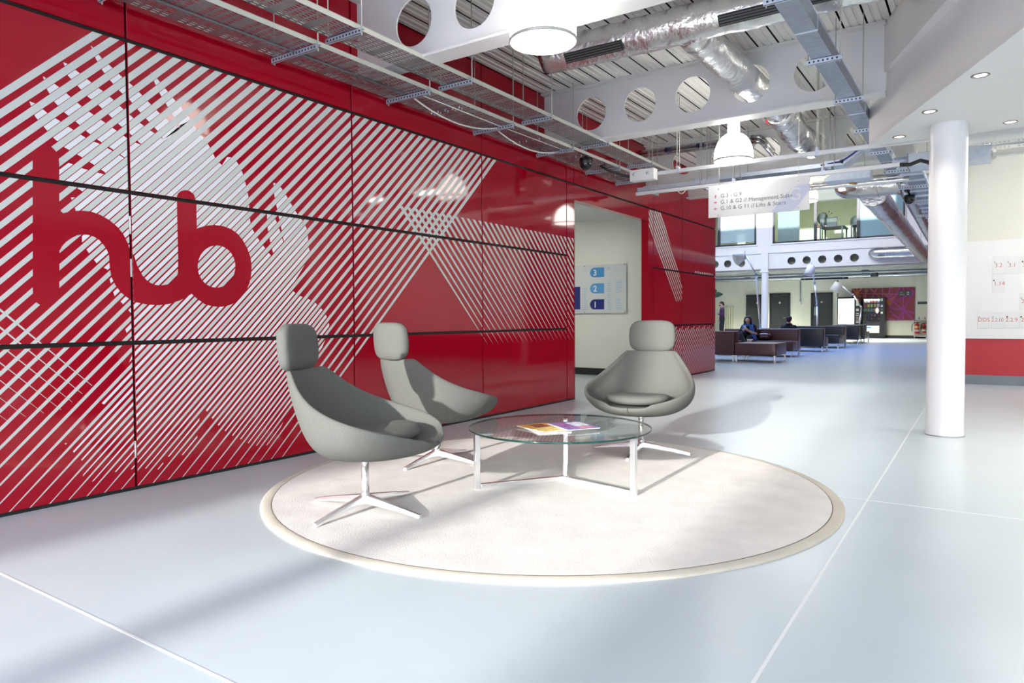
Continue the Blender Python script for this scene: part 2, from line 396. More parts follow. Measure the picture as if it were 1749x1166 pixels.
# ---- soffit and bulkhead on the right, diagonal front edge
SZ = 2.836; A = Vector((3.559,8.001)); B = Vector((4.73,5.281)); dv = (B-A).normalized(); nv = Vector((-dv.y, dv.x))   # nv points to the right (+X)
if nv.x < 0: nv = -nv
E_ = A+dv*8.6
sf = mat('white_soffit_paint', (.74,.74,.73), .6, var=.01)
mb = MB(); poly = [A, E_, Vector((9.2,E_.y)), Vector((9.2,8.02)), Vector((A.x+.02,8.02))]
mb.prism(poly, SZ, SZ+.05, lambda p, h: (p[0],p[1],h)); soff = obj('soffit', mb, sf, ceil)
mb = MB(); q = [A, E_, E_+nv*.3, A+nv*.3]
mb.prism(q, SZ+.05, 3.42, lambda p, h: (p[0],p[1],h)); obj('soffit_fascia', mb, WHITE, ceil)
mb = MB(); mb.prism([Vector((3.62,8.02)), Vector((9.2,8.02)), Vector((9.2,7.9)), Vector((3.66,7.9))], SZ+.05, DECK, lambda p, h: (p[0],p[1],h)); obj('bulkhead_back', mb, WHITE, ceil)
A2 = Vector((3.757,7.456)); B2 = Vector((3.923,7.03)); d2 = (B2-A2).normalized()
mb = MB(); q = [A2-d2*.3, A2+d2*7.5, A2+d2*7.5+nv*.1, A2-d2*.3+nv*.1]
mb.prism(q, 3.40, DECK, lambda p, h: (p[0],p[1],h)); obj('bulkhead', mb, WHITE, ceil)
pC = on_z(1586, 77, 3.42); c2 = Vector((pC.x, pC.y))
mb = MB(); q = [c2-nv*.02, c2+d2*.22-nv*.02, c2+d2*.22+nv*.6, c2+nv*.6]
mb.prism(q, 3.40, DECK, lambda p, h: (p[0],p[1],h)); obj('bulkhead_stub', mb, WHITE, ceil)

# ---- right wall facing the lobby (Y = 13.4)
mb = MB(); mb.box((4.2,13.4,0),(9.4,13.55,8)); wr = struct(obj('wall_right', mb, CREAML))
mb = MB(); mb.box((4.2,13.36,.73),(9.4,13.4,2.28)); obj('white_board', mb, mat('bright_white_board', (.90,.90,.90), .4, var=.01), wr, bevel=.003, seg=1)
mb = MB(); mb.box((4.2,13.385,.15),(9.4,13.4,.73)); obj('red_dado', mb, mat('red_dado_paint', (.50,.003,.015), .35, var=.03), wr)
mb = MB(); mb.box((4.2,13.375,0),(9.4,13.4,.15)); struct(obj('baseboard_right', mb, mat('grey_skirting', (.22,.25,.29), .4, var=.06)))
mb = MB(); mb.box((9.2,-3,0),(9.4,13.4,DECK)); struct(obj('wall_lobby_side', mb, mat('mid_grey_paint', (.36,.36,.36), .6, var=.03)))
mb = MB(); mb.box((4.2,13.55,0),(4.35,41,8)); struct(obj('wall_atrium_right', mb, mat('dark_red_wall_paint', (.16,.012,.02), .4, var=.06)))
# ---- front of the lobby, behind the camera: piers between tall openings
mb = MB()
for a, b in [(-.12,.1),(4.6,4.8),(7,7.2),(9.0,9.2)]: mb.box((a,-3.1,0),(b,-2.9,DECK))
mb.box((-.12,-3.1,DECK-.25),(9.2,-2.9,DECK))
struct(obj('wall_front', mb, WHITE))
# unseen walls and a post, added outside to shape the sun on the floor
mb = MB(); mb.box((-14,-22.4,0),(1.27,-22,7.4)); mb.box((3.86,-22.4,0),(14,-22,9.7)); mb.box((2.31,-14.2,0),(2.55,-14,6)); struct(obj('wall_sun_block', mb, mat('sun_block_render', (.6,.58,.54), .8, var=.1)))
mb = MB(); mb.box((-20,-24,-.14),(26,-3,-.01)); mb.box((9.4,-3,-.14),(26,14,-.01)); struct(obj('floor_pavement', mb, mat('pavement', (.45,.45,.44), .8, var=.1)))

# ---- atrium: left wall, gallery front, back wall
mb = MB(); mb.box((-9.4,14.2,0),(-9.2,41,8)); struct(obj('wall_atrium_left', mb, CREAML))
mb = MB(); mb.box((-9.4,14.08,0),(-.12,14.2,8)); struct(obj('wall_atrium_front', mb, CREAML))
mb = MB(); mb.box((-.12,12.62,DECK+.0),(9.3,12.75,8)); struct(obj('wall_atrium_upper', mb, WHITE))
BY = 39.5
mb = MB(); mb.box((-9.4,BY,0),(4.3,BY+.2,3.3)); wb = struct(obj('wall_back', mb, CREAM))
mb = MB(); mb.box((-9.4,BY-.03,0),(4.3,BY,.13)); struct(obj('baseboard_back', mb, mat('black_skirting', (.015,.016,.018), .45, var=.1)))
mb = MB(); mb.box((-9.3,33.4,3.20),(4.3,BY+.2,3.30)); struct(obj('ceiling_lower', mb, mat('grey_service_ceiling', (.30,.31,.29), .6, var=.2, vscale=1.5)))
GY = 33.5
gal = mat('pale_gallery_paint', (.74,.75,.77), .45, var=.01)
gm = MB()
wins = [(-6.6,-4.27),(-3.53,1.80)]; zs0 = 4.46; zs1 = 7.0
gm.box((-9.3,GY,4.1),(4.3,GY+.25,zs0)); gm.box((-9.3,GY,zs1),(4.3,GY+.25,8))
xs = [-9.3]+[a for p in wins for a in p]+[4.3]
for i in range(0, len(xs), 2): gm.box((xs[i],GY,zs0),(xs[i+1],GY+.25,zs1))
wg = struct(obj('wall_gallery', gm, gal))
mb = MB(); mb.box((-9.3,33.9,3.3),(4.3,34.0,4.1)); obj('void_shade_sheet', mb, mat('void_shade_grey', (.42,.44,.38), .7, var=.2, vscale=2), wg)  # added sheet, its grey stands in for the dim void behind the holes
for i, z in enumerate((4.06,)):
    mb = MB(); mb.box((-9.3,GY-.06,4.02),(4.3,GY+.02,4.12)); obj('ledge', mb, gal, wg)
beam(GY+.02, -9.3, 4.3, 3.27, 4.02, [], .2, 'gallery_beam', .14, wg, gal) if 0 else None
hx = [-7.5,-6.85,-6.2,-5.6,-4.95]+[-2.70+.648*i for i in range(5)]
def hbeam():
    z0, z1, zc, r = 3.27, 4.02, 3.63, .175
    outer = [Vector((-9.3,z0,0)),Vector((4.3,z0,0)),Vector((4.3,z1,0)),Vector((-9.3,z1,0))]; NS = 28
    holes = [[Vector((xc+r*cos(2*pi*t/NS), zc+r*sin(2*pi*t/NS), 0)) for t in range(NS)] for xc in hx]
    tri = geometry.tessellate_polygon([outer]+holes); P = outer+[p for h_ in holes for p in h_]
    mb = MB()
    for dy in (0,.02): mb.add([(p.x, GY+dy, p.y) for p in P], [list(t) for t in tri])
    for h_ in holes:
        mb.add([(p.x, GY+d, p.y) for d in (0,.02) for p in h_], [(i,(i+1)%NS,NS+(i+1)%NS,NS+i) for i in range(NS)], 0, True)
    mb.box((-9.3,GY-.1,z0-.02),(4.3,GY+.12,z0))
    return obj('gallery_beam', mb, gal, wg)
hbeam()
# atrium roof with one long rooflight
mb = MB()
for a, b in [((-9.4,12.6,8),(4.35,21.5,8.1)),((-9.4,28.5,8),(4.35,41,8.1)),((-9.4,21.5,8),(-6.4,28.5,8.1)),((1.6,21.5,8),(4.35,28.5,8.1))]: mb.box(a, b)
struct(obj('ceiling_atrium', mb, WHITE))
# gallery windows
frm = mat('dark_blue_frame', (.015,.02,.035), .4, var=.05)
pane = glass_mat('window_glass', (.86,.92,.95))
def window(idx, x0, x1, mull):
    mb = MB(); y = GY-.02
    for a, b in [((x0,y,zs0),(x1,y+.1,zs0+.07)),((x0,y,zs1-.07),(x1,y+.1,zs1)),((x0,y,zs0),(x0+.08,y+.1,zs1)),((x1-.08,y,zs0),(x1,y+.1,zs1))]: mb.box(a, b)
    for m_ in mull: mb.box((m_-.06,y,zs0),(m_+.06,y+.1,zs1))
    wn = struct(obj('window_%d' % idx, mb, frm))
    ed = [x0]+mull+[x1]
    for a, b in zip(ed, ed[1:]):
        mb = MB(); mb.box((a+.05,y+.04,zs0+.05),(b-.05,y+.05,zs1-.05)); obj('pane', mb, pane, wn)
    mb = MB(); mb.box((x0-.08,y-.03,zs0-.06),(x1+.08,y+.05,zs0-.005)); obj('sill', mb, gal, wn)
    return wn
window(1, -6.6, -4.27, [-6.02]); window(2, -3.53, 1.80, [-1.70, .03])
# room behind the gallery windows
rm = mat('office_wall_green_cream', (.62,.64,.42), .7, emis=(.62,.64,.42), estr=.0, var=.03)
mb = MB(); mb.box((-9.2,38.6,4.2),(4.3,38.8,8)); mb.box((-3.9,GY+.25,4.2),(-3.8,38.6,8)); mb.box((.35,GY+.25,4.2),(.45,38.6,8)); struct(obj('wall_office', mb, rm))
mb = MB(); mb.box((-9.3,GY+.2,4.1),(4.3,38.8,4.2)); struct(obj('floor_office', mb, mat('office_carpet', (.12,.14,.13), .9, var=.1)))
mb = MB(); mb.box((-9.3,GY+.2,7.3),(4.3,38.8,7.4)); struct(obj('ceiling_office', mb, WHITE))
# roller blinds behind panes
bl = mat('pale_blind_fabric', (.84,.88,.92), .7, var=.03)
mb = MB()
for i in range(40): mb.box((-6.0,GY+.05,4.62+i*.06),(-4.33,GY+.056,4.67+i*.06))
o = obj('venetian_blind', mb, bl); o['kind'] = 'stuff'; tag(o, 'white slatted blind closed behind the left upper window', 'blind')
mb = MB(); mb.box((.09,GY+.06,4.5),(1.74,GY+.07,6.9)); tag(obj('roller_blind', mb, mat('blue_grey_screen', (.50,.62,.66), .6, var=.03)), 'pale blue screen drawn behind the right upper window pane', 'blind')
mb = MB(); mb.box((-3.4,GY+.4,4.3),(-2.45,GY+.42,6.0)); tag(obj('frosted_screen', mb, mat('frosted_grey', (.38,.43,.40), .6, var=.08)), 'grey frosted screen standing behind the middle upper window', 'screen')

# ================================================================== THINGS
# ---- rug
rugm = mat('cream_wool_rug', (.70,.68,.655), .95, bump=.28, bscale=190, var=.07, vscale=5, spec=.1)
rugb = mat('beige_rug_binding', (.56,.53,.46), .9, bump=.3, bscale=200, var=.06, spec=.1)
RC = (2.14, 3.97)
t = thing('round_rug', 'large round cream rug with a beige bound edge under the chairs and glass table', 'rug', (*RC,0))
rr = lambda k: 1.80+.006*sin(3*k*2*pi/96+1)
mb = MB(); n = 96
ring = lambda r, z: [(RC[0]+(rr(k)-r)*cos(2*pi*k/n), RC[1]+(rr(k)-r)*sin(2*pi*k/n), z) for k in range(n)]
vs = ring(.065,.0005)+ring(.065,.0145); mb.add(vs, [(k,(k+1)%n,n+(k+1)%n,n+k) for k in range(n)]); mb.add(ring(.065,.0145), [list(range(n))])
obj('pile_field', mb, rugm, t)
mb = MB(); vs = ring(0,.0005)+ring(0,.006)+ring(.012,.012)+ring(.054,.0145)+ring(.061,.0135); fs = []
for j in range(4): fs += [(j*n+k, j*n+(k+1)%n, (j+1)*n+(k+1)%n, (j+1)*n+k) for k in range(n)]
mb.add(vs, fs, 0, True); obj('binding', mb, rugb, t)
mb = MB(); vs = ring(.060,.0137)+ring(.066,.0147); mb.add(vs, [(k,(k+1)%n,n+(k+1)%n,n+k) for k in range(n)]); obj('stitch_line', mb, mat('dark_stitch', (.16,.14,.11), .9, var=.1), t)
RUGZ = .0145

# ---- lounge chairs
def shell_mb():
    rim = [(-.335,.207,.795),(-.275,.275,.715),(-.18,.345,.635),(-.05,.40,.575),(.08,.425,.535),(.20,.41,.505),(.30,.36,.475),(.365,.285,.447),(.405,.17,.425)]
    cin = [(-.372,.79),(-.316,.665),(-.256,.55),(-.198,.462),(-.10,.412),(.03,.395),(.17,.392),(.31,.397),(.428,.410)]
    cou = [(-.405,.79),(-.352,.65),(-.295,.50),(-.238,.362),(-.13,.300),(.02,.297),(.15,.302),(.30,.325),(.428,.362)]
    S = 15; mb = MB(); V = []
    def row(i, inner):
        rx, ry, rz = rim[i]; cx, cz = (cin if inner else cou)[i]; out = []
        for j in range(S):
            s = -1+2*j/(S-1); a = abs(s); b = 1-cos(a*pi/2); b = b**(1.15 if inner else 1.25)
            yy = (ry-(.022 if inner else -.02))*sin(a*pi/2)**.95
            zz = cz+(rz-cz)*b; xx = cx+(rx-cx)*b
            if i == 0: zz = .79+.0*b
            out.append((xx, math.copysign(yy, s), zz))
        return out
    N = len(rim)
    for i in range(N): V += row(i, True)
    for i in range(N): V += row(i, False)
    # soft lip between the inner and the outer skin
    fs = []
    idx = lambda sk, i, j: sk*N*S+i*S+j
    for i in range(N-1):
        for j in range(S-1):
            fs.append((idx(0,i,j),idx(0,i,j+1),idx(0,i+1,j+1),idx(0,i+1,j)))
            fs.append((idx(1,i,j),idx(1,i+1,j),idx(1,i+1,j+1),idx(1,i,j+1)))
    bound = [(i,0) for i in range(N)]+[(N-1,j) for j in range(1,S)]+[(i,S-1) for i in range(N-2,-1,-1)]+[(0,j) for j in range(S-2,0,-1)]
    lip = []
    for (i,j) in bound:
        a, b = Vector(V[idx(0,i,j)]), Vector(V[idx(1,i,j)]); m_ = (a+b)/2
        rad = Vector((m_.x+.0, m_.y, 0)); 
        if i == N-1: m_ += Vector((.013,0,.016))
        elif i == N-2 and j in (0,S-1): m_ += Vector((.008,0,.019))
        elif i == 0 and 0 < j < S-1: m_ += Vector((0,0,.018))
        else: m_ += Vector((0,0,.022))
        lip.append(len(V)); V.append(tuple(m_))
    L = len(bound)
    for q in range(L):
        p0, p1 = bound[q], bound[(q+1)%L]
        fs.append((idx(0,*p0), idx(0,*p1), lip[(q+1)%L], lip[q])); fs.append((lip[q], lip[(q+1)%L], idx(1,*p1), idx(1,*p0)))
    mb.add(V, fs, 0, True)
    return mb, rim, cou, cin
def rounded_pad(cx, cz, tx, w, h, tilt, crown=.02):
    """headrest pad: a rounded, slightly crowned block, tilted back"""
    mb = MB(); nu, nv = 18, 24; e = .38
    sg = lambda v, p: math.copysign(abs(v)**p, v)
    vs = []; fs = []
    for j in range(nv+1):
        a = -pi/2+pi*j/nv
        for i in range(nu*2):
            b = 2*pi*i/(nu*2)
            y = w/2*sg(cos(a),.42)*sg(cos(b),e) if 0 else w/2*sg(cos(b), .5)*sg(cos(a), .62)
            z = h/2*sg(sin(b), .5)*sg(cos(a), .62)
            x = tx/2*sg(sin(a), .75)
            y *= 1-.045*(z/(h/2))*(-1 if z < 0 else 1)
            x += crown*(y/(w/2))**2
            vs.append((x,y,z))
    for j in range(nv):
        for i in range(nu*2):
            k = nu*2; fs.append((j*k+i, j*k+(i+1)%k, (j+1)*k+(i+1)%k, (j+1)*k+i))
    ct, st = cos(tilt), sin(tilt)
    mb.add([(cx+x*ct-z*st, y, cz+x*st+z*ct) for x,y,z in vs], fs, 0, True)
    return mb
def lounge_chair(label, loc, rz, base):
    t = thing('lounge_chair', label, 'chair', loc, 0)
    t.rotation_euler = (0,0,rz)
    mb, rim, cou, cin = shell_mb(); obj('seat_shell', mb, FAB, t, world=False, subsurf=2)
    # seat pad, a soft D-shaped cushion lying in the shell
    pm = MB(); nu = 28; rows = [(0,.475),(.5,.477),(.8,.470),(.95,.455),(1.0,.43),(.96,.408),(.8,.398)]; vs = []; fs = []
    for r, z in rows:
        for i in range(nu):
            a = 2*pi*i/nu; cx = .10; rx = .215*(1.0 if cos(a) > 0 else 1.1); ry = .255*(1-.18*max(0,-cos(a)))
            ex = math.copysign(abs(cos(a))**.8, cos(a)); ey = math.copysign(abs(sin(a))**.8, sin(a))
            x = cx+rx*r*ex; y = ry*r*ey
            vs.append((x, y, z+.025*(y/.255)**2*r+.012*(x/.3 if x > 0 else 0)))
    for j in range(len(rows)-1):
        for i in range(nu): fs.append((j*nu+i, j*nu+(i+1)%nu, (j+1)*nu+(i+1)%nu, (j+1)*nu+i))
    pm.add(vs, fs, 0, True); obj('seat_pad', pm, FAB, t, world=False, subsurf=1)
    obj('headrest', rounded_pad(-.415, .925, .11, .40, .272, .07), FAB, t, world=False)
    # seams: front centre and the two sides of the shell
    mb = MB(); mb.tube([(.40,0,.350),(.436,0,.362),(.448,0,.380),(.446,0,.398),(.432,0,.407)], .002, 6)
    obj('seam', mb, FABD, t, world=False)
    mb = MB(); mb.tube([(0,0,.045),(0,0,.30)], .022, 20); mb.lathe([(.022,.10),(.030,.075),(.034,.06),(.03,.045)], 24); mb.lathe([(.019,.275),(.06,.292),(.07,.305),(0,.306)], 24)
    obj('post', mb, CHROME, t, world=False)
    leg = None
    for k in range(4):
        if leg is None:
            mb = MB(); prof = [(.012,.040,.088,.026),(.12,.032,.070,.020),(.26,.019,.046,.017),(.392,.0,.021,.015)]
            vs = []
            for x, zb, zt, hw in prof: vs += [(x,-hw,zb),(x,hw,zb),(x,hw*.75,zt),(x,-hw*.75,zt)]
            fs = [(0,3,2,1),(12,13,14,15)]
            for i in range(3):
                for j in range(4): fs.append((i*4+j, i*4+(j+1)%4, (i+1)*4+(j+1)%4, (i+1)*4+j))
            mb.add(vs, fs); leg = obj('leg', mb, CHROME, t, world=False, bevel=.003, seg=2)
            leg.rotation_euler = (0,0,base-rz)
        else:
            l2 = leg.copy(); COL.objects.link(l2); l2.parent = t; l2.rotation_euler = (0,0,base-rz+k*pi/2)
    return t
chairs = [('grey swivel lounge chair at the near left, turned side-on with its seat to the right', (1.64,2.805), R(23), R(4)),
          ('grey swivel lounge chair by the red wall, seen from behind', (1.10,4.075), R(76), R(4)),
          ('grey swivel lounge chair at the far side of the glass table, facing the camera', (2.275,5.225), R(-80), R(8))]
c0 = lounge_chair(chairs[0][0], (*chairs[0][1], RUGZ), chairs[0][2], chairs[0][3]); c0['group'] = 'lounge chairs round the glass table'
for lb, xy, rz, ba in chairs[1:]:
    c = dup(c0, (*xy, RUGZ), rz, lb)
    k = 0
    for ch in c.children:
        if ch.name.startswith('leg'): ch.rotation_euler = (0,0,ba-rz+k*pi/2); k += 1

# ---- glass coffee table
TC = Vector((2.235, 3.985, 0)); TR = .60; TZ = .372
tg = glass_mat('table_glass', (.93,.975,.955), 0.0, 1.52)
t = thing('coffee_table', 'round glass coffee table on a three-legged polished metal frame', 'table', (TC.x,TC.y,RUGZ))
mb = MB(); mb.disc((TC.x,TC.y,TZ+.012), TR, 96); obj('glass_top', mb, tg, t, recalc=False)
mb = MB(); mb.lathe([(TR-.002,TZ),(TR,TZ+.0015),(TR,TZ+.0105),(TR-.002,TZ+.012)], 96, (TC.x,TC.y,0)); obj('glass_edge', mb, mat('green_glass_edge', (.008,.04,.036), .05, var=.1), t, recalc=False)
for lx, ly in ((1.896,3.525),(2.80,3.905),(2.005,4.47)):
    d = Vector((lx-2.245, ly-4.03, 0)); L = d.length; d.normalize(); s = Vector((-d.y,d.x,0)); hub = Vector((2.245,4.03,0)); end = hub+d*L
    mb = MB(); mb.obox(end+Vector((0,0,(RUGZ+TZ-.006)/2)), d*.017, s*.017, Vector((0,0,(TZ-.006-RUGZ)/2)))
    obj('leg', mb, CHROME, t, bevel=.002, seg=1)
    mb = MB(); mb.obox(hub+d*(L/2-.008)+Vector((0,0,RUGZ+.017)), d*(L/2-.012), s*.016, Vector((0,0,.016))); obj('floor_bar', mb, CHROME, t, bevel=.002, seg=1)
    mb = MB(); mb.obox(end-d*.06+Vector((0,0,TZ-.012)), d*.05, s*.012, Vector((0,0,.006))); obj('glass_bracket', mb, CHROME, t, bevel=.001, seg=1)
    mb = MB(); mb.lathe([(.016,TZ-.006),(.016,TZ-.001),(0,TZ-.001)], 16, (end.x-d.x*.08,end.y-d.y*.08,0)); obj('suction_pad', mb, mat('clear_pad', (.6,.63,.63), .2, var=.02), t)
mb = MB(); mb.lathe([(.03,RUGZ+.002),(.032,RUGZ+.03),(.026,RUGZ+.036),(0,RUGZ+.037)], 6, (2.245,4.03,0), smooth=False); obj('hub', mb, CHROME, t)

# ---- magazines
def magazine(label, quad, z0, th, covers, name='magazine', arts=()):
    q = [Vector(p) for p in quad]
    c = sum(q, Vector((0,0)))/4
    t = thing(name, label, 'magazine', (c.x,c.y,z0), 0, 'magazines on the glass table')
    f = lambda u, v: q[0]*(1-u)*(1-v)+q[1]*u*(1-v)+q[2]*u*v+q[3]*(1-u)*v
    mb = MB(); mb.prism([f(.01,.01),f(.99,.01),f(.99,.99),f(.01,.99)], z0+.0005, z0+th-.001, lambda p, h: (p[0],p[1],h)); obj('pages', mb, mat('paper_edge', (.75,.75,.72), .8, var=.02), t)
    mb = MB(); mb.prism([f(0,0),f(1,0),f(1,1),f(0,1)], z0+th-.001, z0+th, lambda p, h: (p[0],p[1],h)); obj('cover', mb, covers, t)
    for (u0,v0,u1,v1,m_) in arts:
        mb = MB(); mb.prism([f(u0,v0),f(u1,v0),f(u1,v1),f(u0,v1)], z0+th, z0+th+.0006, lambda p, h: (p[0],p[1],h)); obj('cover_picture', mb, m_, t)
    return t
cov = lambda n, c: mat('cover_'+n, c, .25, var=.45, vscale=30)
ZT = TZ+.0125
mg = [[Vector((2.045,3.80)),Vector((2.165,4.10)),Vector((2.425,3.96)),Vector((2.40,3.60))]]
def rectq(cx, cy, ang, w_, h_):
    a = Vector((cos(ang),sin(ang))); b = Vector((-a.y,a.x)); c = Vector((cx,cy))
    return [c-a*w_/2-b*h_/2, c-a*w_/2+b*h_/2, c+a*w_/2+b*h_/2, c+a*w_/2-b*h_/2]
magazine('white magazine lowest in the pile on the glass table, mostly covered', rectq(2.25,3.80,R(-38),.30,.22), ZT, .006, cov('white', (.75,.74,.72)), arts=[(.1,.1,.9,.3,cov('grey', (.4,.4,.42)))])
magazine('orange and yellow magazine at the left of the pile on the glass table', rectq(2.205,3.83,R(-22),.30,.22), ZT+.0075, .005, cov('orange', (.75,.36,.08)), arts=[(.05,.55,.95,.95,cov('yellow', (.80,.6,.2))),(.3,.1,.8,.5,cov('brown', (.25,.10,.05)))])
magazine('blue and violet magazine on top of the pile on the glass table', rectq(2.355,3.955,R(-34),.31,.23), ZT+.0145, .005, cov('blue', (.16,.20,.45)), arts=[(.08,.1,.45,.9,cov('violet', (.30,.14,.38))),(.5,.15,.93,.6,cov('pale', (.65,.66,.75))),(.5,.65,.9,.92,cov('rose', (.55,.22,.30)))])

# ---- white column
colp = on_z(1608, 746); cx, cy = 4.268, 7.555
t = thing('column', 'round white column standing on the floor under the white soffit', 'column', (cx,cy,0))
mb = MB(); mb.lathe([(.156,0),(.156,.012),(.152,.02),(.152,SZ)], 48, (cx,cy,0)); obj('shaft', mb, mat('column_paint', (.84,.845,.86), .3, var=.01), t)
mb = MB(); mb.lathe([(.160,0),(.160,.006),(.153,.008)], 48, (cx,cy,0)); obj('base_ring', mb, STEEL, t)

# ---- pendant lamps
shade = mat('glowing_white_shade', (.9,.9,.88), .4, emis=(1,.97,.9), estr=5.5, var=.01)
def pendant(label, loc):
    t = thing('pendant_lamp', label, 'lamp', loc, 0, 'glowing dome pendants')
    prof = [(.20,.012),(.218,.02),(.221,.05),(.217,.11),(.205,.17),(.182,.23),(.148,.28),(.105,.315),(.07,.33),(.062,.345)]
    mb = MB(); mb.lathe(prof, 40); obj('shade', mb, shade, t, world=False)
    mb = MB(); mb.lathe([(0,.015),(.10,.004),(.18,.008),(.214,.022)], 40); obj('diffuser', mb, shade, t, world=False)
    mb = MB(); mb.lathe([(.218,.012),(.2255,.014),(.2265,.03),(.2215,.034)], 40); obj('rim_ring', mb, mat('grey_rim', (.55,.54,.50), .4, .3, var=.03), t, world=False)
    mb = MB(); mb.lathe([(.062,.345),(.072,.35),(.072,.56),(.06,.575),(0,.575)], 24); obj('gear_canister', mb, WHITE, t, world=False)
    mb = MB(); mb.tube([(0,0,.57),(0,0,DECK-loc[2])], .008, 8); obj('suspension_rod', mb, RODM, t, world=False)
    return t
p3 = on_z(1371, 343, 2.93)
p0 = pendant('big glowing white dome pendant nearest the camera, hanging under the near white beam', (2.10,4.02,2.915))
dup(p0, (2.106,8.272,2.905), 0, 'glowing white dome pendant hanging in front of the cable trunk above the hanging sign')
dup(p0, (p3.x,p3.y,2.905), 0, 'glowing white dome pendant half hidden behind the right end of the hanging sign')

# ---- cable trays and their hangers
def slotted(mb, x0, x1, y0, y1, z, px_=.030, py_=.062, sx=.0125, sy=.040, mi=0):
    """flat sheet with rows of real slots, lengthwise along Y"""
    nx = int((x1-x0)/px_); ny = int((y1-y0)/py_); xs = [x0]; 
    for i in range(nx): c = x0+(i+.5)*(x1-x0)/nx; xs += [c-sx/2, c+sx/2]
    xs.append(x1); ys = [y0]
    for j in range(ny): c = y0+(j+.5)*(y1-y0)/ny; ys += [c-sy/2, c+sy/2]
    ys.append(y1); NX = len(xs); vs = [(x,y,z) for y in ys for x in xs]; fs = []
    for j in range(len(ys)-1):
        for i in range(NX-1):
            if i % 2 == 1 and j % 2 == 1 and (j//2) % 5 != 4: continue
            fs.append((j*NX+i, j*NX+i+1, (j+1)*NX+i+1, (j+1)*NX+i))
    mb.add(vs, fs, mi)
def hanger(t, x0, x1, Y, z, top=DECK, rods=True, rx=None, clip_=True):
    mb = MB(); mb.box((x0,Y-.02,z-.042),(x1,Y-.017,z)); mb.box((x0,Y-.02,z-.003),(x1,Y+.02,z)); mb.box((x0,Y-.02,z-.042),(x1,Y-.006,z-.039))
    b = obj('strut', mb, ZINC, t)
    mb = MB(); k = x0+.02
    while k < x1-.01: mb.box((k,Y-.0215,z-.028),(k+.013,Y-.0195,z-.014)); k += .033
    o = obj('strut_slots', mb, DARKM, b); o['kind'] = 'stuff'
    for x in (rx or (x0+.012, x1-.012)):
        mb = MB(); mb.tube([(x,Y+.0,z-.05),(x,Y+.0,top)], .005, 6); obj('rod', mb, RODM, b)
def tray(label, x0, x1, y0, y1, z, hy, hx, hz, side=.05, rods=(0,1)):
    t = thing('cable_tray', label, 'cable tray', ((x0+x1)/2,(y0+y1)/2,z))
    mb = MB(); slotted(mb, x0, x1, y0, y1, z); obj('tray_bed', mb, TRAYM, t, recalc=False)
    for x in (x0, x1):
        mb = MB(); mb.box((x-.001,y0,z),(x+.001,y1,z+side)); mb.box((x-.006,y0,z+side-.002),(x+.006,y1,z+side)); obj('side_rail', mb, mat('pale_tray_rail', (.62,.62,.56), .45, .4, var=.05), t)
    for Y in hy: hanger(t, hx[0], hx[1], Y, hz, rx=[hx[i]+(.012 if i == 0 else -.012) for i in rods])
    return t
t1 = tray('wide perforated steel cable tray along the top of the red wall', .075, .515, -2, 9.6, 3.085, [.94,2.2,3.455,4.685,5.985,7.245,8.505,9.45], (.04,.555), 3.083, .034)
t2 = tray('narrow perforated steel cable tray, the one farther from the red wall', .545, .825, 2.75, 9.7, 3.165, [3.58,4.872,6.22,7.53,8.84], (.50,.872), 3.163, .036)
# the rising end of the narrow tray
mb = MB(); slotted(mb, .545, .825, 0, 1.0, 0); mb.v = [Vector((v.x, 2.75-v.y*.80, 3.165+v.y*.62)) for v in mb.v]; obj('tray_riser', mb, mat('pale_tray_steel', (.62,.63,.64), .4, .6, var=.05), t2, recalc=False)
for x in (.545,.825):
    mb = MB(); mb.add([(x,2.75,3.165),(x,2.75,3.20),(x,1.95,3.82),(x,1.95,3.785)], [(0,1,2,3)]); obj('riser_rail', mb, MATS['pale_tray_rail'], t2)
# tray fixings: bolts below the bed
mb = MB()
for Y in (5.2,5.24,6.62,7.6,8.9): 
    for x in (.12,.2,.29,.38,.46): mb.tube([(x,Y,3.085),(x,Y,3.062)], .006, 6)
obj('joint_bolts', mb, ZINC, t1)['kind'] = 'stuff'
# cables lying in and under the wide tray
def sag(p, q, s, n=10): 
    p, q = Vector(p), Vector(q); return [p.lerp(q, i/n)-Vector((0,0,s*4*(i/n)*(1-i/n))) for i in range(n+1)]
wc = mat('white_cable_sheath', (.72,.72,.68), .4, var=.03); bc = mat('grey_cable_sheath', (.12,.13,.14), .4, var=.05)
mb = MB(); pth = []
for a, b, s in [(4.70,5.98,.10),(5.98,7.24,.10)]: pth += sag((.32,a,3.07),(.36,b,3.07),s)
mb.tube(pth, .0075, 8); tag(obj('white_cable', mb, wc), 'white cable sagging below the wide tray between its hangers', 'cable')
mb = MB(); mb.tube([(.28,.5,3.075),(.29,2.0,3.072),(.30,3.45,3.075),(.31,4.6,3.078)], .008, 8); tag(obj('grey_cable', mb, bc), 'thin grey cable clipped under the near half of the wide tray', 'cable')
mb = MB(); mb.tube([(.40,4.7,3.078),(.41,6.0,3.07),(.42,7.3,3.078)], .005, 8); tag(obj('thin_cable', mb, wc), 'thinner pale cable running beside the sagging white one under the wide tray', 'cable')
# perforated lower plate: cable on the trays (seen as dark lines through the slots)
mb = MB(); mb.tube([(.22,-2,3.10),(.24,3,3.10),(.2,9.4,3.10)], .009, 8); tag(obj('black_cable', mb, RUB), 'black cable lying in the wide tray, glimpsed through its slots', 'cable')
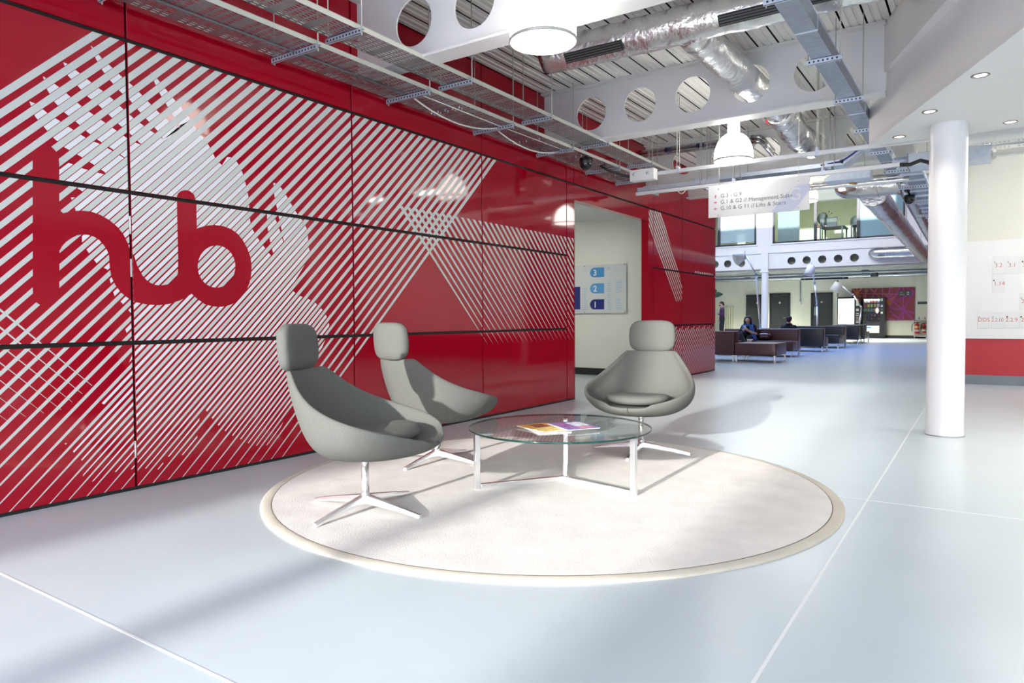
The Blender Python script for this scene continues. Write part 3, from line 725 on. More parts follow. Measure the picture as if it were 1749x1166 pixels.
# security dome on the tray
def dome_camera(label, loc, r=.075):
    t = thing('dome_camera', label, 'security camera', loc)
    mb = MB(); mb.lathe([(0,.07),(r*1.1,.07),(r*1.12,.02),(r,.0)], 28); obj('housing', mb, RUB, t, world=False)
    mb = MB(); mb.lathe([(r,0)]+[(r*cos(a*pi/16), -r*sin(a*pi/16)) for a in range(1,9)], 28); obj('dome', mb, mat('smoked_dome', (.01,.01,.012), .05, var=.05), t, world=False)
    mb = MB(); mb.tube([(0,0,.07),(0,0,.16)], .02, 12); obj('bracket', mb, RUB, t, world=False)
    return t
dome_camera('black dome camera under the wide tray beside the red wall', (.478,7.684,2.985))

# ---- big foil duct across the lobby with its branch
t = thing('foil_duct', 'big crinkled foil duct crossing below the deck near the large pendant', 'duct', (2.1,5.88,3.55))
def crinkle(mb, amp, seed):
    for v in mb.v:
        d = noise.noise_vector(v*9+Vector((seed,0,0)))*amp+noise.noise_vector(v*26+Vector((seed,3,0)))*amp*.45; v += d
    return mb
def lin(p, q, n): p, q = Vector(p), Vector(q); return [p.lerp(q, i/n) for i in range(n+1)]
DR = .155
mb = MB(); mb.tube(lin((1.0,5.88,3.62),(4.3,5.94,3.62),60), DR, 30); crinkle(mb, .012, 1); obj('main_run', mb, FOIL, t)
mb = MB(); mb.tube(lin((2.40,5.95,3.60),(2.47,7.1,3.55),26)+lin((2.47,7.14,3.55),(2.53,8.6,3.525),26), .15, 28); crinkle(mb, .011, 4); obj('branch', mb, FOIL, t)
mb = MB(); mb.lathe([(.16,-.02),(.165,0),(.16,.02)], 28); mb.v = [Vector((2.42+v.x, 6.14-v.z, 3.595+v.y)) for v in mb.v]; obj('collar', mb, FOIL, t)
def grille(x0, x1):
    a0, a1 = R(200), R(235)
    mb = MB(); y, z = 5.88-DR*.72, 3.62-DR*.80
    ax = Vector((1,0,0)); nrm = Vector((0,-.78,-.62)).normalized(); ss = ax.cross(nrm)
    c = Vector(((x0+x1)/2, 5.89, 3.62))+nrm*(DR+.004)
    mb.obox(c, ax*((x1-x0)/2), ss*.045, nrm*.012); g = obj('slot_grille', mb, DARKM, t)
    for k in range(4):
        mb = MB(); mb.obox(c+ss*(-.033+k*.022)+nrm*.013, ax*((x1-x0)/2-.01), ss*.003, nrm*.004); obj('louvre', mb, mat('grey_louvre', (.16,.17,.17), .4, .4, var=.05), g)
grille(1.28, 1.86); grille(2.72, 3.6)
# second length beyond the middle beam
t = thing('flexible_duct', 'crumpled silver flexible duct sloping down beyond the middle beam', 'duct', (2.5,9.6,3.4))
pt = [(2.53,8.62,3.525),(2.53,9.0,3.50),(2.52,9.5,3.44),(2.55,9.9,3.42),(2.52,10.3,3.49),(2.511,10.8,3.527),(2.5,12.4,3.53)]
pp = []
for a, b in zip(pt, pt[1:]): pp += lin(a, b, 10)[:-1]
mb = MB(); mb.tube(pp, [.155+.012*abs(sin(i*1.1)) for i in range(len(pp))], 26); crinkle(mb, .02, 7); obj('hose', mb, FOIL, t)
mb = MB(); mb.box((2.36,8.70,3.42),(2.40,8.80,3.46)); obj('tape_flag', mb, mat('red_tape', (.55,.03,.03), .4, var=.05), t)
# insulated pipes in front of the third beam
t = thing('insulated_pipes', 'pair of slim foil wrapped pipes running along the third beam', 'pipe', (1.3,10.35,3.65))
for z, r, y in ((3.70,.032,10.36),(3.635,.028,10.34)):
    mb = MB(); mb.tube(lin((.0,y,z),(1.75,y,z-.02),30), r, 14); crinkle(mb, .004, 9+z); obj('pipe_run', mb, FOILS, t)
    mb = MB(); mb.tube([(1.75,y,z-.02),(1.86,y,z-.03),(1.90,y+.06,z-.06),(1.92,y+.5,z-.13)], r*1.15, 14); crinkle(mb, .004, 5+z); obj('elbow', mb, FOILS, t)
for x in (.45,.95):
    mb = MB(); mb.tube([(x,10.33,3.67),(x+.10,10.33,3.665)], .036, 14); obj('blue_sleeve', mb, mat('navy_sleeve', (.015,.025,.09), .4, var=.05), t)

# ---- galvanised trunking along Y on the right
t = thing('cable_trunking', 'closed galvanised steel trunking hung on rods beside the diagonal soffit', 'trunking', (3.55,6.5,3.1))
mb = MB(); mb.box((3.41,1.5,3.10),(3.56,12.3,3.20)); obj('trough', mb, STEEL, t, bevel=.002, seg=1)
mb = MB()
mb.box((3.405,1.5,3.197),(3.565,12.3,3.203)); obj('lid', mb, ZINC, t)
for Y in (4.62,5.9,7.11,8.35,9.6,11.0): hanger(t, 3.37, 3.63, Y, 3.10, rx=(3.385,3.615))
for Y in (5.3,7.7,10.3):
    mb = MB(); mb.box((3.405,Y-.012,3.097),(3.565,Y+.012,3.2)); obj('joint_band', mb, ZINC, t)

# ---- slim white tracks across (along X)
def strut_track(name, label, x0, x1, Y, z, hang, box_end=False):
    t = thing(name, label, 'track', ((x0+x1)/2,Y,z))
    mb = MB(); mb.box((x0,Y-.022,z-.022),(x1,Y+.022,z+.022)); obj('channel', mb, mat('white_track_metal', (.72,.73,.74), .35, .2, var=.03), t, bevel=.003, seg=1)
    for x in hang:
        mb = MB(); mb.box((x-.012,Y-.05,z+.03),(x+.012,Y+.05,z+.055)); c = obj('clamp', mb, ZINC, t)
        for d in (-.04,.04):
            mb = MB(); mb.tube([(x,Y+d,z+.03),(x,Y+d,DECK)], .005, 6); obj('rod', mb, RODM, c)
        mb = MB(); mb.box((x-.02,Y-.026,z-.026),(x+.02,Y+.026,z+.035)); obj('strap', mb, ZINC, c)
    return t
strut_track('lighting_track', 'slim white track with a box at its left end, in front of the middle pendant', 1.0, 4.1, 8.28, 2.888, (1.43,3.02))
t = thing('junction_box', 'white box at the left end of the upper white track', 'box', (1.05,8.3,2.85))
mb = MB(); a = on_y(1085,297,8.25); mb.box((.86,8.12,2.80),(1.18,8.24,2.935)); obj('casing', mb, WHITE, t, bevel=.006)
for x in (.92,1.1):
    mb = MB(); mb.lathe([(.022,0),(.022,.003),(0,.003)], 18); mb.v = [Vector((x+v.x, 8.118-v.z, 2.88+v.y)) for v in mb.v]; obj('knockout', mb, mat('knockout_grey', (.62,.62,.6), .5, var=.02), t)
mb = MB(); mb.tube([(.88,8.19,2.86),(.78,8.1,2.88),(.66,7.9,2.93),(.55,7.95,3.0),(.48,8.2,3.07)], .017, 10); tag(obj('flexible_conduit', mb, RUB), 'black conduit looping from the white box up to the wide tray', 'conduit')
strut_track('lighting_track', 'lower white track running behind the hanging sign', .56, 3.75, 9.0, 2.80, (1.9,2.95))
mb = MB(); mb.tube([(3.72,9.0,2.80),(3.85,9.02,2.79),(3.95,9.0,2.82),(4.02,9.05,2.80),(4.06,9.15,2.78)], .022, 10); tag(obj('flexible_conduit', mb, RUB), 'black conduit looping off the right end of the lower white track', 'conduit')
mb = MB(); mb.tube(sag((1.16,8.97,2.785),(1.28,8.97,2.785),.05), .005, 6); tag(obj('cable_loop', mb, wc), 'small white loop of cable hanging from the lower track', 'cable')
# steel trays along X behind the sign
def xtray(label, x0, x1, Y, z, w_, hangs):
    t = thing('cross_tray', label, 'cable tray', ((x0+x1)/2,Y,z))
    mb = MB(); mb.box((x0,Y-w_/2,z),(x1,Y+w_/2,z+.003)); obj('tray_bed', mb, STEEL, t)
    for d in (-1,1):
        mb = MB(); mb.box((x0,Y+d*w_/2-.002,z),(x1,Y+d*w_/2+.002,z+.055)); obj('side_rail', mb, ZINC, t)
    for x in hangs:
        mb = MB(); mb.box((x-.02,Y-w_/2-.03,z-.04),(x+.02,Y+w_/2+.03,z-.002)); s_ = obj('strut', mb, STEEL, t)
        for d in (-1,1):
            mb = MB(); mb.tube([(x,Y+d*(w_/2+.02),z-.04),(x,Y+d*(w_/2+.02),DECK)], .005, 6); obj('rod', mb, RODM, s_)
    return t
xtray('steel cable tray crossing behind the hanging sign, under the third beam', 1.0, 2.95, 10.15, 3.06, .34, (1.15,1.7,2.86))
tx = xtray('low steel tray in front of the red wall, below the ends of the long trays', .3, 1.5, 9.75, 2.95, .25, (.5,1.25))
# stepped tray with blue cables on the right
t = thing('stepped_tray', 'steel cable tray that steps upward with blue cables, right of the sign', 'cable tray', (3.1,10.15,3.1))
for a, b in (((2.80,3.06),(3.02,3.06)),((3.02,3.06),(3.24,3.22)),((3.24,3.22),(3.55,3.22))):
    mb = MB(); d = Vector((b[0]-a[0],0,b[1]-a[1])); n_ = Vector((-d.z,0,d.x)).normalized(); c = Vector(((a[0]+b[0])/2,10.1,(a[1]+b[1])/2))
    mb.obox(c, d/2, Vector((0,.15,0)), n_*.002)
    for s in (-1,1): mb.obox(c+Vector((0,.15*s,0))+n_*.035, d/2, Vector((0,.002,0)), n_*.035)
    obj('tray_length', mb, ZINC, t)
mb = MB(); mb.tube([(2.75,9.97,3.09),(3.0,9.93,3.10),(3.12,9.93,3.17),(3.25,9.93,3.26),(3.5,9.95,3.26)], .010, 8); obj('blue_cables', mb, mat('indigo_cable', (.03,.03,.25), .4, var=.1), t)

# ---- ducts on the right of the atrium, behind the sign
t = thing('elbow_duct', 'dark silver elbow duct right of the hanging sign', 'duct', (3.0,12.0,3.1))
pp = [(2.70,12.75,3.40),(2.70,12.55,3.32),(2.70,12.25,3.18),(2.74,12.08,3.115),(2.84,12.0,3.09),(2.95,12.0,3.085)]+lin((3.05,12.0,3.085),(3.50,12.0,3.085),8)
mb = MB(); mb.tube(pp, .165, 26); crinkle(mb, .008, 11); obj('hose', mb, FOILS, t)
for x in (2.93,3.2):
    mb = MB(); mb.lathe([(.167,-.006),(.172,0),(.167,.006)], 28); mb.v = [Vector((x+v.z,12.0+v.x,3.085+v.y)) for v in mb.v]; obj('joint_ring', mb, FOILS, t)
mb = MB(); mb.lathe([(.169,-.03),(.169,.03)], 28); mb.v = [Vector((2.70+v.x,12.36+v.z,3.23+v.y)) for v in mb.v]; obj('red_label_band', mb, mat('red_band', (.30,.02,.04), .4, var=.1), t)
t = thing('spiral_duct', 'large round foil duct with a flat end receding down the right of the atrium', 'duct', (3.1,18,3.1))
mb = MB(); mb.tube(lin((3.08,12.35,3.02),(2.98,26,2.98),60), .19, 30); crinkle(mb, .014, 13); obj('run', mb, FOILS, t)
for Y in (14.2,18.5,23):
    mb = MB(); mb.tube([(3.06,Y,3.2),(3.06,Y,8)], .006, 6); obj('rod', mb, RODM, t)
    mb = MB(); mb.lathe([(.196,-.012),(.2,0),(.196,.012)], 28); mb.v = [Vector((3.08-(Y-12.35)*.0073+v.x,Y+v.z,3.018+v.y)) for v in mb.v]; obj('hanger_band', mb, STEEL, t)
mb = MB(); mb.lathe([(0,.0),(.12,.003),(.19,.0)], 30); mb.v = [Vector((3.08+v.x,12.342-v.z,3.02+v.y)) for v in mb.v]; crinkle(mb, .006, 3); obj('end_cap', mb, FOIL, t)
t = thing('spiral_duct', 'slimmer foil duct running beside the large one, nearer the column', 'duct', (3.55,18,3.1))
mb = MB(); mb.tube(lin((3.52,12.0,3.15),(3.42,24,3.05),40), .13, 26); crinkle(mb, .005, 15); obj('run', mb, FOILS, t)
for Y in (13.4,15.5):
    mb = MB(); mb.lathe([(.131,-.01),(.137,0),(.131,.01)], 28); mb.v = [Vector((3.515+v.x,Y+v.z,3.14+v.y)) for v in mb.v]; obj('joint_ring', mb, CHROME, t)
t = thing('cross_pipe', 'bright foil pipe crossing above the elbow duct', 'pipe', (2.8,10.9,2.95))
for z, y in ((3.0,10.95),(2.955,10.9)):
    mb = MB(); mb.tube(lin((1.9,y,z),(3.7,y,z),20), .034, 14); crinkle(mb, .003, 17); obj('pipe_run', mb, FOIL, t)
mb = MB(); mb.tube([(2.97,10.86,2.97),(3.0,10.82,2.96),(3.05,10.86,2.955)], .016, 8); obj('brass_valve', mb, mat('brass', (.55,.33,.10), .3, .9, var=.05), t)
# cable ladder
t = thing('cable_ladder', 'grey cable ladder with rungs receding beside the slim duct', 'cable ladder', (3.8,12,3.0))
for x in (3.62,3.86):
    mb = MB(); mb.box((x-.008,9.6,3.0),(x+.008,16.4,3.06)); obj('stringer', mb, ZINC, t)
mb = MB(); mb.box((3.63,9.6,2.998),(3.85,16.4,3.0)); obj('cover_plate', mb, STEEL, t)
for i in range(14):
    mb = MB(); mb.box((3.60,9.75+i*.5,2.975),(3.88,9.79+i*.5,2.998)); obj('rung', mb, ZINC, t)
for i, Y in enumerate((10.2,11.6,13.2,15.0)): hanger(t, 3.5, 3.95, Y, 2.965, rx=(3.51,3.94))
t = thing('steel_box_duct', 'bright rectangular steel duct left of the column under the soffit edge', 'duct', (4.0,9.6,2.95))
mb = MB(); mb.box((3.78,9.55,2.87),(4.6,9.95,3.02)); obj('casing', mb, ZINC, t, bevel=.003, seg=1)
mb = MB(); mb.box((3.775,9.54,2.868),(3.79,9.96,3.022)); obj('end_flange', mb, STEEL, t)
t = thing('steel_box_duct', 'pale rectangular steel duct just right of the blue cables', 'duct', (3.4,9.5,2.95))
mb = MB(); mb.prism([(2.86,2.84),(3.02,2.93),(3.38,2.93),(3.38,2.80),(2.86,2.80)], 9.6, 9.85, lambda p, h: (p[0],h,p[1])); obj('casing', mb, ZINC, t, bevel=.003, seg=1)
for x in (2.95,3.3):
    mb = MB(); mb.tube([(x,9.72,2.92),(x,9.72,DECK)], .005, 6); obj('rod', mb, RODM, t)
dome_camera('black dome camera hanging among the ducts left of the column', tuple(on_y(1553,341,12.6)), .07)
# upper foil roll near the soffit edge
t = thing('foil_roll', 'short bright foil pipe behind the soffit edge left of the column', 'pipe', (4.0,10.5,3.2))
mb = MB(); mb.tube(lin((3.8,10.4,3.13),(4.6,10.45,3.13),16), .07, 18); crinkle(mb, .006, 21); obj('pipe_run', mb, FOIL, t)

# ---- tray along the right wall
t = thing('wall_tray', 'white perforated cable tray high on the cream wall right of the column', 'cable tray', (6.5,13.2,3.65))
pale = mat('pale_cream_metal', (.74,.74,.70), .5, .1, var=.02)
for z in (3.715,3.615):
    mb = MB(); mb.box((4.22,13.10 if z > 3.7 else 13.0,z),(9.2,13.12 if z > 3.7 else 13.02,z+.055)); r_ = obj('side_rail', mb, pale, t)
    mb = MB(); x = 4.5
    while x < 9.1:
        mb.box((x,13.098 if z > 3.7 else 12.998,z+.016),(x+.02,13.10 if z > 3.7 else 13.0,z+.04)); x += .055 if int(x*10) % 4 else .12
    o_ = obj('rail_slots', mb, mat('slot_grey', (.48,.48,.44), .6, var=.05), r_); o_['kind'] = 'stuff'
mb = MB(); mb.box((4.22,13.02,3.612),(9.2,13.38,3.616)); obj('tray_bed', mb, pale, t)
for x in (4.66,6.9):
    mb = MB(); mb.box((x-.02,12.85,3.55),(x+.02,13.39,3.60)); mb.box((x-.015,13.06,3.6),(x+.015,13.09,3.84)); obj('bracket', mb, pale, t)
mb = MB(); mb.tube([(4.22,13.06,3.665),(4.8,13.06,3.67),(5.6,13.06,3.70),(9.2,13.06,3.69)], .012, 8); obj('black_cables', mb, RUB, t)
mb = MB(); mb.box((4.19,13.2,3.50),(4.40,13.38,3.585)); mb.box((4.19,13.25,3.1),(4.33,13.36,3.5)); tag(obj('wall_box', mb, mat('pale_grey_box', (.62,.62,.58), .5, var=.02), bevel=.004), 'pale grey box on the cream wall just right of the column top', 'box')

# ---- downlights
for i, (u, v, lb) in enumerate([(1675,128,'recessed downlight nearest the camera in the white soffit'),(1588,190,'recessed downlight in the soffit just left of the column top, second from the near one'),(1536,233,'recessed downlight at the left tip of the soffit, above the ducts'),(1726,208,'recessed downlight in the soffit right of the column')]):
    p = on_z(u, v, SZ); t = thing('recessed_downlight', lb, 'downlight', (p.x,p.y,SZ), 0, 'downlights in the white soffit')
    mb = MB(); mb.lathe([(.056,-.001),(.060,-.006),(.048,-.008),(.040,-.002)], 28); obj('bezel', mb, mat('satin_nickel', (.33,.30,.28), .35, .9, var=.03), t, world=False)
    mb = MB(); mb.disc((0,0,-.003), .041, 24, flip=True); obj('lamp_face', mb, mat('lit_lamp_face', (.9,.85,.8), .4, emis=(1,.86,.74), estr=3.5, var=.02), t, world=False)
    ld = bpy.data.lights.new('downlight_beam', 'SPOT'); ld.energy = 14; ld.spot_size = R(120); ld.spot_blend = 1; ld.color = (1,.9,.8); ld.shadow_soft_size = .04
    lo = bpy.data.objects.new('downlight_beam', ld); COL.objects.link(lo); lo.parent = t; lo.location = (0,0,-.02)

for i, (x, y, wd_) in enumerate([(6.2,7.3,'far left'),(7.6,7.3,'far right'),(6.2,5.6,'middle left'),(7.6,5.6,'middle right'),(7.6,3.8,'near right'),(6.6,3.6,'near left')]):  # six unseen downlights added to brighten the right wall and floor
    t = thing('recessed_downlight', 'added unseen downlight in the white soffit, %s of six' % wd_, 'downlight', (x,y,SZ), 0, 'added downlights farther right in the soffit')
    mb = MB(); mb.lathe([(.056,-.001),(.060,-.006),(.048,-.008),(.040,-.002)], 28); obj('bezel', mb, MATS['satin_nickel'], t, world=False)
    mb = MB(); mb.disc((0,0,-.003), .041, 24, flip=True); obj('lamp_face', mb, MATS['lit_lamp_face'], t, world=False)
    ld = bpy.data.lights.new('downlight_beam', 'SPOT'); ld.energy = 60; ld.spot_size = R(140); ld.spot_blend = 1; ld.color = (1,.93,.84); ld.shadow_soft_size = .04
    lo = bpy.data.objects.new('downlight_beam', ld); COL.objects.link(lo); lo.parent = t; lo.location = (0,0,-.02)
for x, wd_ in ((5.2,'left'),(7.0,'middle'),(8.6,'right')):     # unseen strip lamps added to brighten the board and right wall
    t = thing('added_strip_lamp', 'added strip lamp over the cream right wall above the view, %s of three' % wd_, 'lamp', (x,11.2,3.7), 0, 'added strip lamps over the right wall')
    mb = MB(); mb.box((-.6,-.06,.04),(.6,.06,.10)); obj('housing', mb, WHITE, t, world=False)
    mb = MB(); mb.box((-.58,-.045,.02),(.58,.045,.045)); obj('tube', mb, mat('added_strip_tube', (.9,.9,.88), .4, emis=(1,.96,.88), estr=40, var=.01), t, world=False)
    mb = MB(); mb.tube([(0,0,.1),(0,0,.149)], .01, 6); obj('rod', mb, RODM, t, world=False)

# ---- hanging direction sign
SY = 8.62
c = [on_y(1210,318,SY), on_y(1383,299,SY), on_y(1383,357,SY), on_y(1210,373,SY)]
x0, x1 = (c[0].x+c[3].x)/2, (c[1].x+c[2].x)/2; z1, z0 = (c[0].z+c[1].z)/2, (c[2].z+c[3].z)/2
t = thing('hanging_sign', 'white hanging sign with pink arrows and grey directions, on two wires', 'sign', ((x0+x1)/2,SY,z0))
W_, H_ = x1-x0, z1-z0
mb = MB(); mb.box((x0,SY,z0),(x1,SY+.008,z1)); obj('board', mb, mat('white_acrylic', (.66,.66,.67), .2, var=.01), t, bevel=.001, seg=1)
st = lambda fx, fz: (lambda x, y: (x0+fx*W_+x, SY-.0030, z0+fz*H_+y))
lil = mat('lilac_print', (.70,.69,.82), .3, var=.03); lil2 = mat('pale_lilac_print', (.50,.53,.66), .3, var=.02)
P = lambda fx, fz: (x0+fx*W_, SY-.0012, z0+fz*H_)
mb = MB(); mb.add([P(.635,.0),P(.83,.0),P(.905,.18),P(1,.58),P(1,.76),P(.90,.74),P(.83,.66)], [list(range(7))]); obj('band_print', mb, lil2, t, recalc=False)
mb = text_mb('G', .205, st(.80,.32)); obj('letter_print', mb, mat('white_print', (.66,.66,.67), .3, var=.01), t, recalc=False)
grey = mat('grey_print', (.15,.16,.165), .4, var=.02); pink = mat('pink_print', (.62,.16,.38), .4, var=.02)
for i, (s, fz) in enumerate([('G.3 - G.9',.60),('G.1 & G2 // Management Suite',.41),('G.10 & G 11 // Lifts & Stairs',.215)]):
    obj('text_line', text_mb(s, .068, st(.128,fz)), grey, t, recalc=False)
    ang = [pi/2, 0, pi][i]; ar = [(-.5,-.16),(0,-.16),(0,-.42),(.5,0),(0,.42),(0,.16),(-.5,.16)]
    mb = MB(); cc = P(.075, fz+.055); mb.add([(cc[0]+.043*(a*cos(ang)-b*sin(ang)), SY-.0025, cc[2]+.043*(a*sin(ang)+b*cos(ang))) for a, b in ar], [list(range(7))]); obj('arrow', mb, pink, t, recalc=False)
for fx in (.11,.895):
    x = x0+fx*W_
    mb = MB(); mb.tube([(x,SY+.004,z1-.0),(x,SY+.004,DECK)], .004, 6); obj('wire', mb, mat('pale_wire', (.70,.70,.62), .4, .2, var=.02), t)
    for fz in (.08,.88):
        mb = MB(); mb.lathe([(.012,0),(.012,.004),(0,.005)], 14); mb.v = [Vector((x+v.x, SY-v.z, z0+fz*H_+v.y)) for v in mb.v]; obj('fixing_cap', mb, MATS['white_print'], t)

# ---- directory board in the doorway corridor
DY = 12.03-.04
a = on_y(980,451,DY); b = on_y(1069.5,534,DY); X0, X1, Z0, Z1 = a.x-.9, b.x, b.z, on_y(1069.5,449.5,DY).z
t = thing('directory_board', 'clear directory board with blue floor numbers on the corridor wall behind the doorway', 'sign', ((X0+X1)/2,DY,Z0))
mb = MB(); mb.box((X0,DY,Z0),(X1,DY+.008,Z1)); obj('board', mb, mat('pale_acrylic', (.70,.72,.72), .12, var=.01), t)
mid = [('3',457,483,(.045,.25,.55)),('2',483,501,(.09,.34,.66)),('1',510,528,(.02,.03,.22))]
for s, va, vb, colr in (('3',456.2,474,(.06,.29,.60)),('2',483.3,501.3,(.11,.36,.68)),('1',510.8,528.5,(.02,.03,.20))):
    p, q = on_y(1007.8, vb, DY), on_y(1032, va, DY); h = q.z-p.z; r = h/2
    poly = [(q.x,p.z),(q.x,q.z)]+[(p.x+r+r*cos(k*pi/16), p.z+r+r*sin(k*pi/16)) for k in range(8,25)]
    mb = MB(); mb.add([(x,DY-.001,z) for x,z in poly], [list(range(len(poly)))]); obj('number_plate', mb, mat('floor_blue_'+s, colr, .3, var=.03), t, recalc=False)
    bx = p.x; bz = p.z
    obj('numeral', text_mb(s, h*.82, lambda x, y: (bx+.16*h+x+.04, DY-.002, bz+.2*h+y), bold=.004), mat('white_numeral', (.78,.82,.86), .4, var=.01), t, recalc=False)
p, q = on_y(975,528.5,DY), on_y(991,489.5,DY)
mb = MB(); mb.add([(X0+.1,DY-.001,p.z),(q.x,DY-.001,p.z),(q.x,DY-.001,q.z),(X0+.1,DY-.001,q.z)], [(0,1,2,3)]); obj('plan_panel', mb, mat('floor_blue_1', (.02,.03,.2), .3), t, recalc=False)
lb_ = mat('pale_blue_listing', (.36,.56,.70), .5, var=.05); mb = MB()
def lines(u0, u1, v0, v1, n):
    for k in range(n):
        v = v0+(v1-v0)*k/(n-1); p = on_y(u0, v, DY); L = on_y(u1, v, DY).x-p.x; L *= random.uniform(.5,1)
        mb.add([(p.x,DY-.001,p.z),(p.x+L,DY-.001,p.z),(p.x+L,DY-.001,p.z+.012),(p.x,DY-.001,p.z+.012)], [(0,1,2,3)])
lines(1037,1047,481,508,9); lines(1037,1048,512,529,7); lines(1052,1063,480,500,8); lines(1052,1064,512,528,6); lines(995,1006,494,529,11); lines(1036,1044,457,460,2)
o = obj('listing_lines', mb, lb_, t, recalc=False); o['kind'] = 'stuff'
for u, v in ((1067.3,451.3),(1067,532.5),(998.5,454.5),(998.5,533)):
    p = on_y(u, v, DY); mb = MB(); mb.lathe([(.012,0),(.012,.01),(0,.011)], 12); mb.v = [Vector((p.x+v_.x, DY-v_.z, p.z+v_.y)) for v_ in mb.v]; obj('standoff', mb, mat('dull_standoff', (.35,.33,.28), .4, .5, var=.03), t)
    mb = MB(); mb.tube([(p.x,DY+.006,p.z),(p.x,12.03,p.z)], .008, 8); obj('standoff_pin', mb, MATS['dull_standoff'], t)

# ---- name cards on the white board (right)
cm = mat('card_white', (.86,.86,.86), .4, var=.01); rp_ = mat('red_print', (.62,.16,.17), .4, var=.03); dk = mat('dark_lock', (.02,.025,.025), .4, var=.05); gl = mat('grey_lock', (.55,.58,.58), .3, .4, var=.03)
for (u0,v0,u1,v1), s, dark, sz, lb in [((1696,438.5,1716.5,467.5),'3.2',0,.10,'white letterbox plate marked 3.2, left in the top row'),((1719,438,1740.5,467),'3.1',0,.10,'white letterbox plate marked 3.1 in the top row'),((1743.5,437.5,1764,466.5),'3.',1,.10,'white letterbox plate in the top row, cut off by the right edge of the photo'),
     ((1694.5,470,1715.5,498.5),'1.14',1,.10,'white letterbox plate marked 1.14 alone in the second row'),((1669.5,532,1690.5,560.5),'DDS',0,.105,'white letterbox plate marked DDS at the left of the bottom row'),((1693,532,1714,560.5),'2.2.10',0,.10,'white letterbox plate just right of the DDS plate in the bottom row, its number longest'),
     ((1717,532,1738,560.5),'2.2.9',1,.10,'white letterbox plate marked 2.2.9 with a dark lock, third in the bottom row'),((1741,532,1762,560.5),'2.',1,.10,'white letterbox plate in the bottom row, cut off by the right edge of the photo'),((1741.5,500,1763,529),'2.',0,.10,'white letterbox plate alone in the third row, cut off by the right edge')]:
    a, b = on_y(u0,v0,13.355), on_y(u1,v1,13.355); t = thing('letterbox_plate', lb, 'plate', ((a.x+b.x)/2,13.355,b.z), 0, 'letterbox plates on the white board')
    mb = MB(); mb.box((a.x,13.352,b.z),(b.x,13.3602,a.z)); obj('plate', mb, cm, t, bevel=.003, seg=1)
    w_ = b.x-a.x; tm = text_mb(s, sz*.85, lambda x, y: (a.x+.14*w_+x, 13.351, b.z+.40*(a.z-b.z)+y))
    mx = max(v.x for v in tm.v)-a.x-.03
    if mx > w_*.93:
        for v in tm.v: v.x = a.x+.03*w_+(v.x-a.x-.14*w_)*(w_*.92/(mx-.0))
    obj('number', tm, rp_, t, recalc=False)
    mb = MB(); mb.lathe([(.011,0),(.011,.004),(0,.005)], 14); mb.v = [Vector((a.x+.15*w_+v.x, 13.352-v.z, b.z+.69*(a.z-b.z)+v.y)) for v in mb.v]; obj('lock', mb, dk if dark else gl, t)

# ================================================================== ATRIUM
def rbox(name, a, b, m, parent, bev=.02, seg=2): 
    mb = MB(); mb.box(a, b); return obj(name, mb, m, parent, bevel=bev, seg=seg)
def sofa(label, x0, x1, parts, m, legs, cat='sofa', name='sofa', seams=()):
    """parts: (name, y0, y1, z0, z1[, x0, x1]); legs: (x, y)"""
    ys = [p[1] for p in parts]+[p[2] for p in parts]
    t = thing(name, label, cat, ((x0+x1)/2,(min(ys)+max(ys))/2,0), 0)
    for p in parts:
        a = p[5] if len(p) > 5 else x0; b = p[6] if len(p) > 6 else x1
        rbox(p[0], (a,p[1],p[3]), (b,p[2],p[4]), m, t, .025, 3)
    for x, y, z0, z1 in seams:
        mb = MB(); mb.box((x-.004,y-.0015,z0),(x+.004,y+.003,z1)); obj('seam', mb, mat('dark_seam', (.01,.006,.008), .6, var=.1), t)
    for x, y in legs:
        mb = MB(); mb.box((x-.022,y-.022,0),(x+.022,y+.022,.17)); obj('leg', mb, CHROME, t, bevel=.003, seg=1)
    return t
sofa('maroon leather sofa with its back to the camera, left of the long bench', -2.3, -.50, [('backrest',17.22,17.62,.16,.745),('seat',17.62,18.25,.16,.44)], LEATHM, [(-.53,17.25),(-2.26,17.25),(-.53,18.2),(-2.26,18.2)], seams=[(-1.4,17.22,.18,.72)])
b_ = sofa('low maroon leather bench with chrome legs nearest the camera in the seating area', -.485, .485, [('seat',17.22,18.30,.165,.46)], LEATHM, [(-.455,17.26),(.455,17.26),(.455,18.26),(-.455,18.26)], 'bench', 'upholstered_bench', seams=[(0,17.22,.18,.44)])
sofa('maroon leather sofa facing the camera, with the seated woman on it', -1.78, .28, [('seat',19.93,20.6,.16,.43),('backrest',20.6,20.92,.16,.745)], LEATHM, [(.245,19.97),(-1.74,19.97),(.245,20.88),(-1.74,20.88)], seams=[(-.45,20.599,.45,.73),(-.45,19.929,.18,.42)])
sofa('black leather sofa with its back to the camera, a man sitting in it', -1.55, .47, [('backrest',23.24,23.56,.16,.725),('seat',23.56,24.10,.16,.44)], LEATHB, [(.44,23.27),(-1.5,23.27),(.44,24.06),(-1.5,24.06)])
sofa('black leather sofa facing the camera, third from the bench', -1.2, .48, [('seat',25.97,27.1,.16,.455),('backrest',27.1,27.6,.16,.745)], LEATHB, [(.45,26.0),(-1.15,26.0),(.45,27.56),(-1.15,27.56)])
sofa('black leather sofa with a high closed end, in front of the vending machines', -.70, .47, [('backrest',30.62,30.92,.16,.735),('seat',30.92,31.56,.16,.44,-.70,.2),('arm',30.92,31.56,.16,.735,.2,.47)], LEATHB, [(.44,30.66),(-.66,30.66),(.44,31.52),(-.66,31.52)])
sofa('farthest black leather sofa, only its end showing', -.6, .56, [('backrest',31.64,32.25,.16,.745),('seat',32.25,33.1,.16,.45)], LEATHB, [(.53,31.68),(-.55,31.68),(.53,33.06),(-.55,33.06)])

